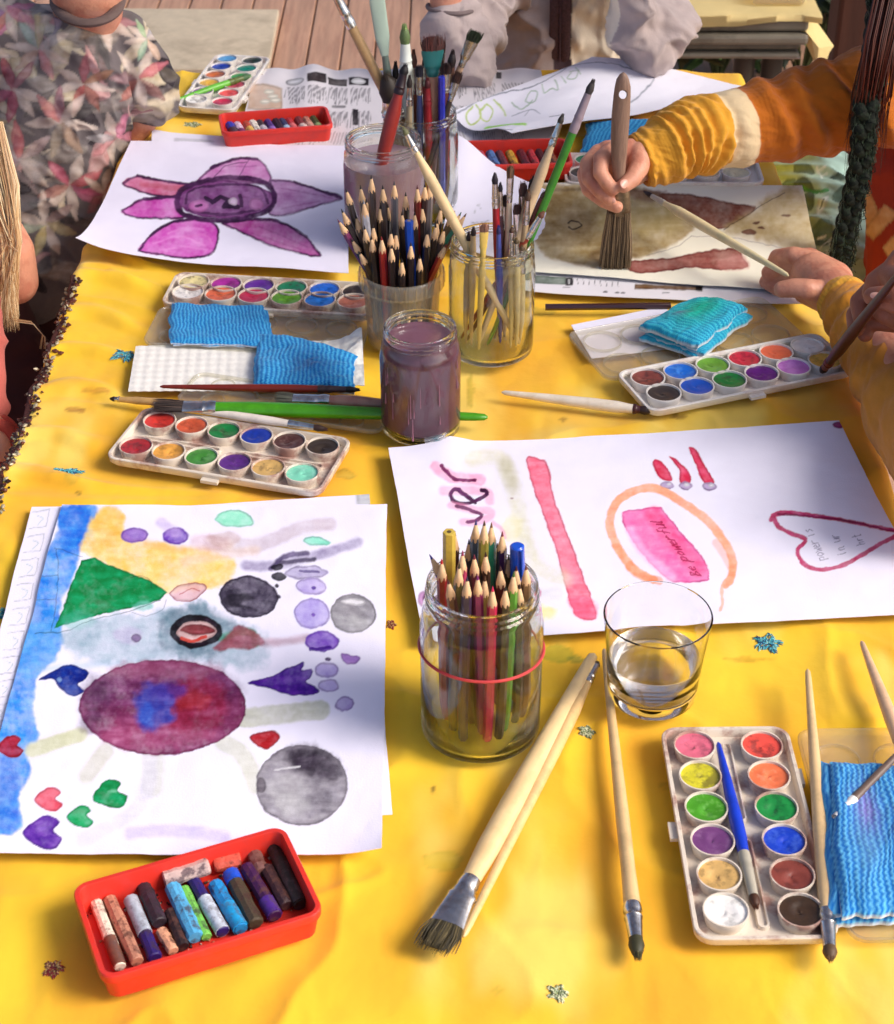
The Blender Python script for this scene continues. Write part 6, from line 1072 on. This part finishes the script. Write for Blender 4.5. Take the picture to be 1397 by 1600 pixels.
# wide brush in the fist
YW = 1.7400; t = thing('wide_paintbrush', 'wide flat paintbrush with a grey wooden handle held upright over the animal painting', 'paintbrush', WY(960, 424, YW))
ctr = [(974, 114), (974, 117), (973, 124), (973, 136), (972, 150), (970, 180), (968, 215), (967, 250), (967, 278), (968, 296)]; hw = [2, 6, 10, 12.5, 13.5, 14.5, 14, 12, 9.5, 12]
pts = [WY(x, y, YW) for x, y in ctr]; pm = pxm(pts[4]); mb = MB(); mb.tube(pts, [h * pm for h in hw], [.0025, .004, .005, .0058, .0062, .0068, .007, .007, .0066, .007], n=24, up=(0, -1, 0))
o = mb.build('handle', mk('weathered_wood', (150, 118, 98), .55, var=.2, vs=40, bump=.6, bs=160, stain=(96, 72, 62), sa=.5, ss=40, stretch=(4, 4, .6)), t)
mb = MB(); cc = WY(973, 148, YW); mb.tube([cc - Vector((0, .02, -.0094)), cc + Vector((0, .02, -.0094))], 6.8 * pm, n=24); cm = mb.mesh('cut'); co = bpy.data.objects.new('cut', cm); col.objects.link(co)
co.location = (0, 0, 0); o2 = bpy.data.objects.new('tmpb', o.data.copy()); col.objects.link(o2); o2.location = ORG[t.name]
bo = o2.modifiers.new('b', 'BOOLEAN'); bo.object = co; bo.operation = 'DIFFERENCE'; bo.solver = 'EXACT'; bpy.context.view_layer.update(); dg = bpy.context.evaluated_depsgraph_get(); nm = bpy.data.meshes.new_from_object(o2.evaluated_get(dg))
if len(nm.polygons) > 50:
    nm.set_sharp_from_angle(angle=math.radians(40)); o.data = nm
bpy.data.objects.remove(o2); bpy.data.objects.remove(co)
pts = [WY(968, 294, YW), WY(968, 300, YW), WY(968, 330, YW), WY(967, 334, YW)]; mb = MB(); mb.tube(pts, [13 * pm, 17 * pm, 18.5 * pm, 18.5 * pm], [.0075, .008, .008, .008], n=24, up=(0, -1, 0)); mb.build('ferrule', mk('rusty_ferrule', (150, 128, 100), .4, .8, var=.3, vs=120, stain=(90, 60, 40), sa=.6, ss=80), t)
mb = MB(); rs = random.Random(2)
a0, a1 = WY(967, 332, YW), WY(961, 424, YW); mb.tube([a0, (a0 + a1) / 2, a1 + (a0 - a1) * .04], [18 * pm, 20 * pm, 21 * pm], [.007, .0065, .005], n=20, up=(0, -1, 0), mi=1)
for k in range(900):
    u, v = rs.uniform(-1, 1), rs.uniform(-1, 1); p0 = a0 + Vector((u * 18 * pm, v * .0075, .002)); j = rs.uniform(-.012, .012) + (.0 if abs(u) < .8 else u * .003)
    p1 = a1 + Vector((u * 23 * pm + j * .25, v * .0075 - .0005, max(.001 - 0 * a1.z, rs.uniform(0, .010)))); mb.tube([p0, (p0 + p1) / 2 + Vector((u * .001, v * .0012, 0)), p1], [.0004, .00042, .0001], n=4, mi=k % 3)
mb.build('bristles', [mk('hog_bristle', (104, 84, 62), .6), mk('hog_bristle_dark', (56, 42, 30), .6), mk('hog_bristle_pale', (146, 122, 92), .6)], t)
brush('slim cream handled brush held by the resting fist across the animal painting', W(1006, 299, .045), W(1232, 431, .047), .0050, (232, 216, 168), lb=.016, lf=.022, wf=.0032, cb=(90, 50, 40), cf=(206, 200, 184), stain=(190, 196, 150))
# 5 --- hand of another child dipping a dark brush
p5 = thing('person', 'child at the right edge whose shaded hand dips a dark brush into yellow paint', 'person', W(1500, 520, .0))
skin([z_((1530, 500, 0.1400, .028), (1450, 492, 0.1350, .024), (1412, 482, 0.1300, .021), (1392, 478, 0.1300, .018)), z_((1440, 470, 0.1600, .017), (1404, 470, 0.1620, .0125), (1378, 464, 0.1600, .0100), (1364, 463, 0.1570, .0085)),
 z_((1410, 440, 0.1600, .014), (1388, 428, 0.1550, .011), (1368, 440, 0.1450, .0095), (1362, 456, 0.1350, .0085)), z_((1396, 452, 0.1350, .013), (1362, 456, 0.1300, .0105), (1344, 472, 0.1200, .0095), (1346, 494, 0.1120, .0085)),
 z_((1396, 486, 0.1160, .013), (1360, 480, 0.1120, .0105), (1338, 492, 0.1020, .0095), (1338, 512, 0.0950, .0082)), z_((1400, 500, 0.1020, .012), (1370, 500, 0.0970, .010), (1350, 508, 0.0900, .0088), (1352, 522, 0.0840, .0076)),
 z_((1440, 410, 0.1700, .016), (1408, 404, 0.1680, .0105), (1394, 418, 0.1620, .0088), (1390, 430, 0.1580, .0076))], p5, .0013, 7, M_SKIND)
nailed(p5, W(1368, 460, .1665), W(1362, 463, .157) - W(1380, 465, .16), Vector((0, -.5, 1)), .0042, .0052)
clothed('dark_sleeve', [z_((1480, 495, .135, .035), (1600, 500, .15, .045))], p5, mk('dark_red_jersey', (90, 20, 14), .85), .005, 5)
brush('dark maroon brush held in the shaded hand, its tip in the yellow pot', W(1283, 582, .0100), W(1412, 418, .225), .0050, (70, 24, 20), lb=.018, lf=.02, wf=.0046, cb=(60, 20, 16), cf=(110, 44, 30), fray=-.05)

# ---------------------------------------------------------------- background
def fl(x, y, z=0): return W(x, y, -T + z)
# beige mat on the deck
A, B, C, D = fl(150, 12, .02), fl(436, 14, .02), fl(419, 108, .02), fl(150, 106, .02); mb = MB(); lo = []
for dz, s in ((-.018, 1), (-.002, 1), (0, .985)): cen = (A + B + C + D) / 4; lo.append([cen + (q - cen) * s + Vector((0, 0, dz)) for q in (D, C, B, A)])
mb.loft(lo); tag(mb.build('floor_mat', mk('beige_mat', (206, 188, 160), .9, var=.1, vs=30, bump=.6, bs=300, stain=(150, 132, 110), sa=.4, ss=6), None, (A + B + C + D) / 4, bevel=.004), 'beige mat lying on the deck boards beyond the floral shirt', 'mat')
# second low table
YT = 3.0; t = thing('garden_table', 'low dark slatted table with a pale yellow cloth behind the grey hoodie', 'table', (.52, YT, 0))
def bt(x, y, Y=YT): return WY(x, y, Y)
gm = mk('grey_slat', (126, 118, 102), .55, var=.12, vs=30, bump=.3, bs=100, stain=(70, 60, 46), sa=.5, ss=14)
x0, x1 = bt(1000, 60).x, bt(1262, 60).x; zt = bt(1100, 28).z; z1 = bt(1100, 92).z
mb = MB(); 
for (ya, yb, th) in ((30, 50, .0), (52, 68, .012), (70, 80, -.004), (82, 92, .004)):
    za, zb = bt(1100, ya).z, bt(1100, yb).z; mb.box(((x0 + x1) / 2, YT + .02 - th, (za + zb) / 2), (x1 - x0 - (.02 if ya > 60 else 0), .04, abs(za - zb)))
mb.build('apron', gm, t, smooth=False, bevel=.006)
mb = MB(); mb.box(((x0 + x1) / 2, YT + .27, zt - .012), (x1 - x0, .5, .022)); mb.build('table_top', gm, t, smooth=False, bevel=.004)
for x in (1168, 1212, 1010):
    mb = MB(); q = bt(x, 95); mb.tube([(q.x, YT + .03, 0), (q.x, YT + .03, z1 + .01)], [.016, .019], n=12); mb.build('leg', mk('dark_leg', (66, 56, 44), .6), t)
mb = MB(); mb.tube([bt(1000, 87), bt(1250, 90)], .003, n=8); mb.build('rail', mk('rail_metal', (150, 140, 130), .4, .6), t)
# its cloth with a hanging corner
n1, n2 = 120, 60; u = np.linspace(0, 1, n1)[None, :]; v = np.linspace(0, 1, n2)[:, None]; X = x0 - .05 + (x1 - x0 + .07) * u + 0 * v; hang = .010 + .002 * np.sin(u * 13) + .010 * sstep(.75, .4, u); s = v * (.5 + hang)
Yg = np.where(s < .5, YT + .5 - s, YT - .006 - .002 * np.sin(u * 20)); Zg = zt + .004 - np.clip(s - .5, 0, None) + .004 * fbm(X * 20, Yg * 12, 3)
pc = lambda: mk('pale_yellow_cloth', (232, 206, 140), .85, var=.08, vs=14, bump=.4, bs=60)
cl = link('garden_cloth', gridmesh('garden_cloth', np.stack([X, Yg, Zg], -1), closed=.002), pc(), None, (.5, YT + .25, zt)); tag(cl, 'pale yellow cloth over the low dark table, one pointed corner hanging down', 'tablecloth')
mb = MB(); q = [bt(1236, 20, YT + .02), bt(1262, 14, YT + .05), bt(1303, 72, YT + .02), bt(1296, 82, YT + .01), bt(1286, 112, YT), bt(1276, 104, YT - .01), bt(1268, 60, YT - .01)]
cq = sum((Vector(v) for v in q), Vector()) / len(q); vs = [cq + Vector((0, -.025, 0))] + q + [v + Vector((0, .004, 0)) for v in q]; k = len(q); fs = [(0, 1 + i, 1 + (i + 1) % k) for i in range(k)] + [(1 + i, 1 + k + i, 1 + k + (i + 1) % k, 1 + (i + 1) % k) for i in range(k)] + [tuple(range(k + k, k, -1))]; mb.add(vs, fs); mb.build('hanging_corner', pc(), cl, smooth=False)
q0 = [bt(1168, 0, YT + .12), bt(1246, 0, YT + .12)]
mb = MB(); bc = bt(1208, 2, YT + .10); mb.box((bc.x, bc.y, zt + .022), (.09, .12, .03)); tag(mb.build('plastic_tray', clearplastic('milky_plastic'), None, (bc.x, bc.y, zt + .008), smooth=False, bevel=.006), 'clear plastic tray standing on the pale yellow cloth', 'tray')
# post and plants
mb = MB(); a = WY(1300, 40, 3.3).x; b = WY(1362, 40, 3.3).x; mb.box(((a + b) / 2, 3.3, 1.2), (b - a, .09, 2.4)); tag(mb.build('veranda_post', mk('post_wood', (84, 46, 30), .65, var=.25, vs=14, bump=.5, bs=50, stretch=(3, 3, .4)), None, ((a + b) / 2, 3.3, 0), smooth=False, bevel=.008), 'dark brown wooden post rising behind the low table', 'post')
def plant(c, n, s, cc, label, h=.3):
    rs = random.Random(int(c[0] * 1000)); t = thing('leafy_plant', label, 'plant', c); ml, ms = MB(), MB(); c = Vector(c)
    for k in range(n):
        a = rs.random() * 2 * PI; hh = h * rs.uniform(.3, 1); e = c + Vector((math.cos(a) * s * rs.uniform(.3, 1), math.sin(a) * s * rs.uniform(.3, 1), hh)); m_ = (c + e) / 2 + Vector((0, 0, hh * .3)); ms.tube([c + Vector((math.cos(a) * .01, math.sin(a) * .01, 0)), m_, e], [.003, .002, .001], n=5)
        for q in range(3):
            o = e if q == 0 else (m_ * (1 - q * .25) + e * q * .25); dr = Vector((math.cos(a + rs.uniform(-1.2, 1.2)), math.sin(a + rs.uniform(-1.2, 1.2)), rs.uniform(-.5, .5))).normalized(); L = rs.uniform(.04, .10); sd = dr.cross(Vector((0, 0, 1))).normalized() * L * .22; up = Vector((0, 0, L * .12))
            ml.add([o, o + dr * L * .35 + sd, o + dr * L * .7 + sd * .8, o + dr * L, o + dr * L * .7 - sd * .8, o + dr * L * .35 - sd, o + dr * L * .5 + up], [(0, 1, 6), (1, 2, 6), (2, 3, 6), (3, 4, 6), (4, 5, 6), (5, 0, 6)], rs.randint(0, 1))
    ms.build('stem', mk('plant_stem', (70, 80, 40), .7), t); ml.build('foliage', [mk('leaf_green', cc, .5, var=.3, vs=30), mk('leaf_dark', tuple(int(v * .6) for v in cc), .5, var=.3, vs=30)], t, smooth=False)
plant(fl(1120, 118), 26, .12, (90, 120, 50), 'small leafy plant between the grey hoodie elbow and the table legs', .22)
plant(fl(1190, 112), 22, .10, (96, 150, 60), 'bright green sprig between the two legs of the low table', .22)
plant(fl(1288, 60), 40, .25, (50, 76, 34), 'dark leafy bush right of the pale yellow cloth', .5)
plant(fl(1385, 30), 40, .3, (110, 170, 60), 'bright green bush glimpsed behind the post', .6)
plant(fl(1250, 118), 30, .15, (44, 56, 26), 'dark low bush under the hanging cloth corner', .3)
plant(fl(1180, 10), 60, .5, (60, 84, 40), 'shaded bush behind the low table', .5)
plant(fl(1070, 112), 22, .10, (96, 84, 44), 'dry brown plant beside the grey hoodie elbow', .2)
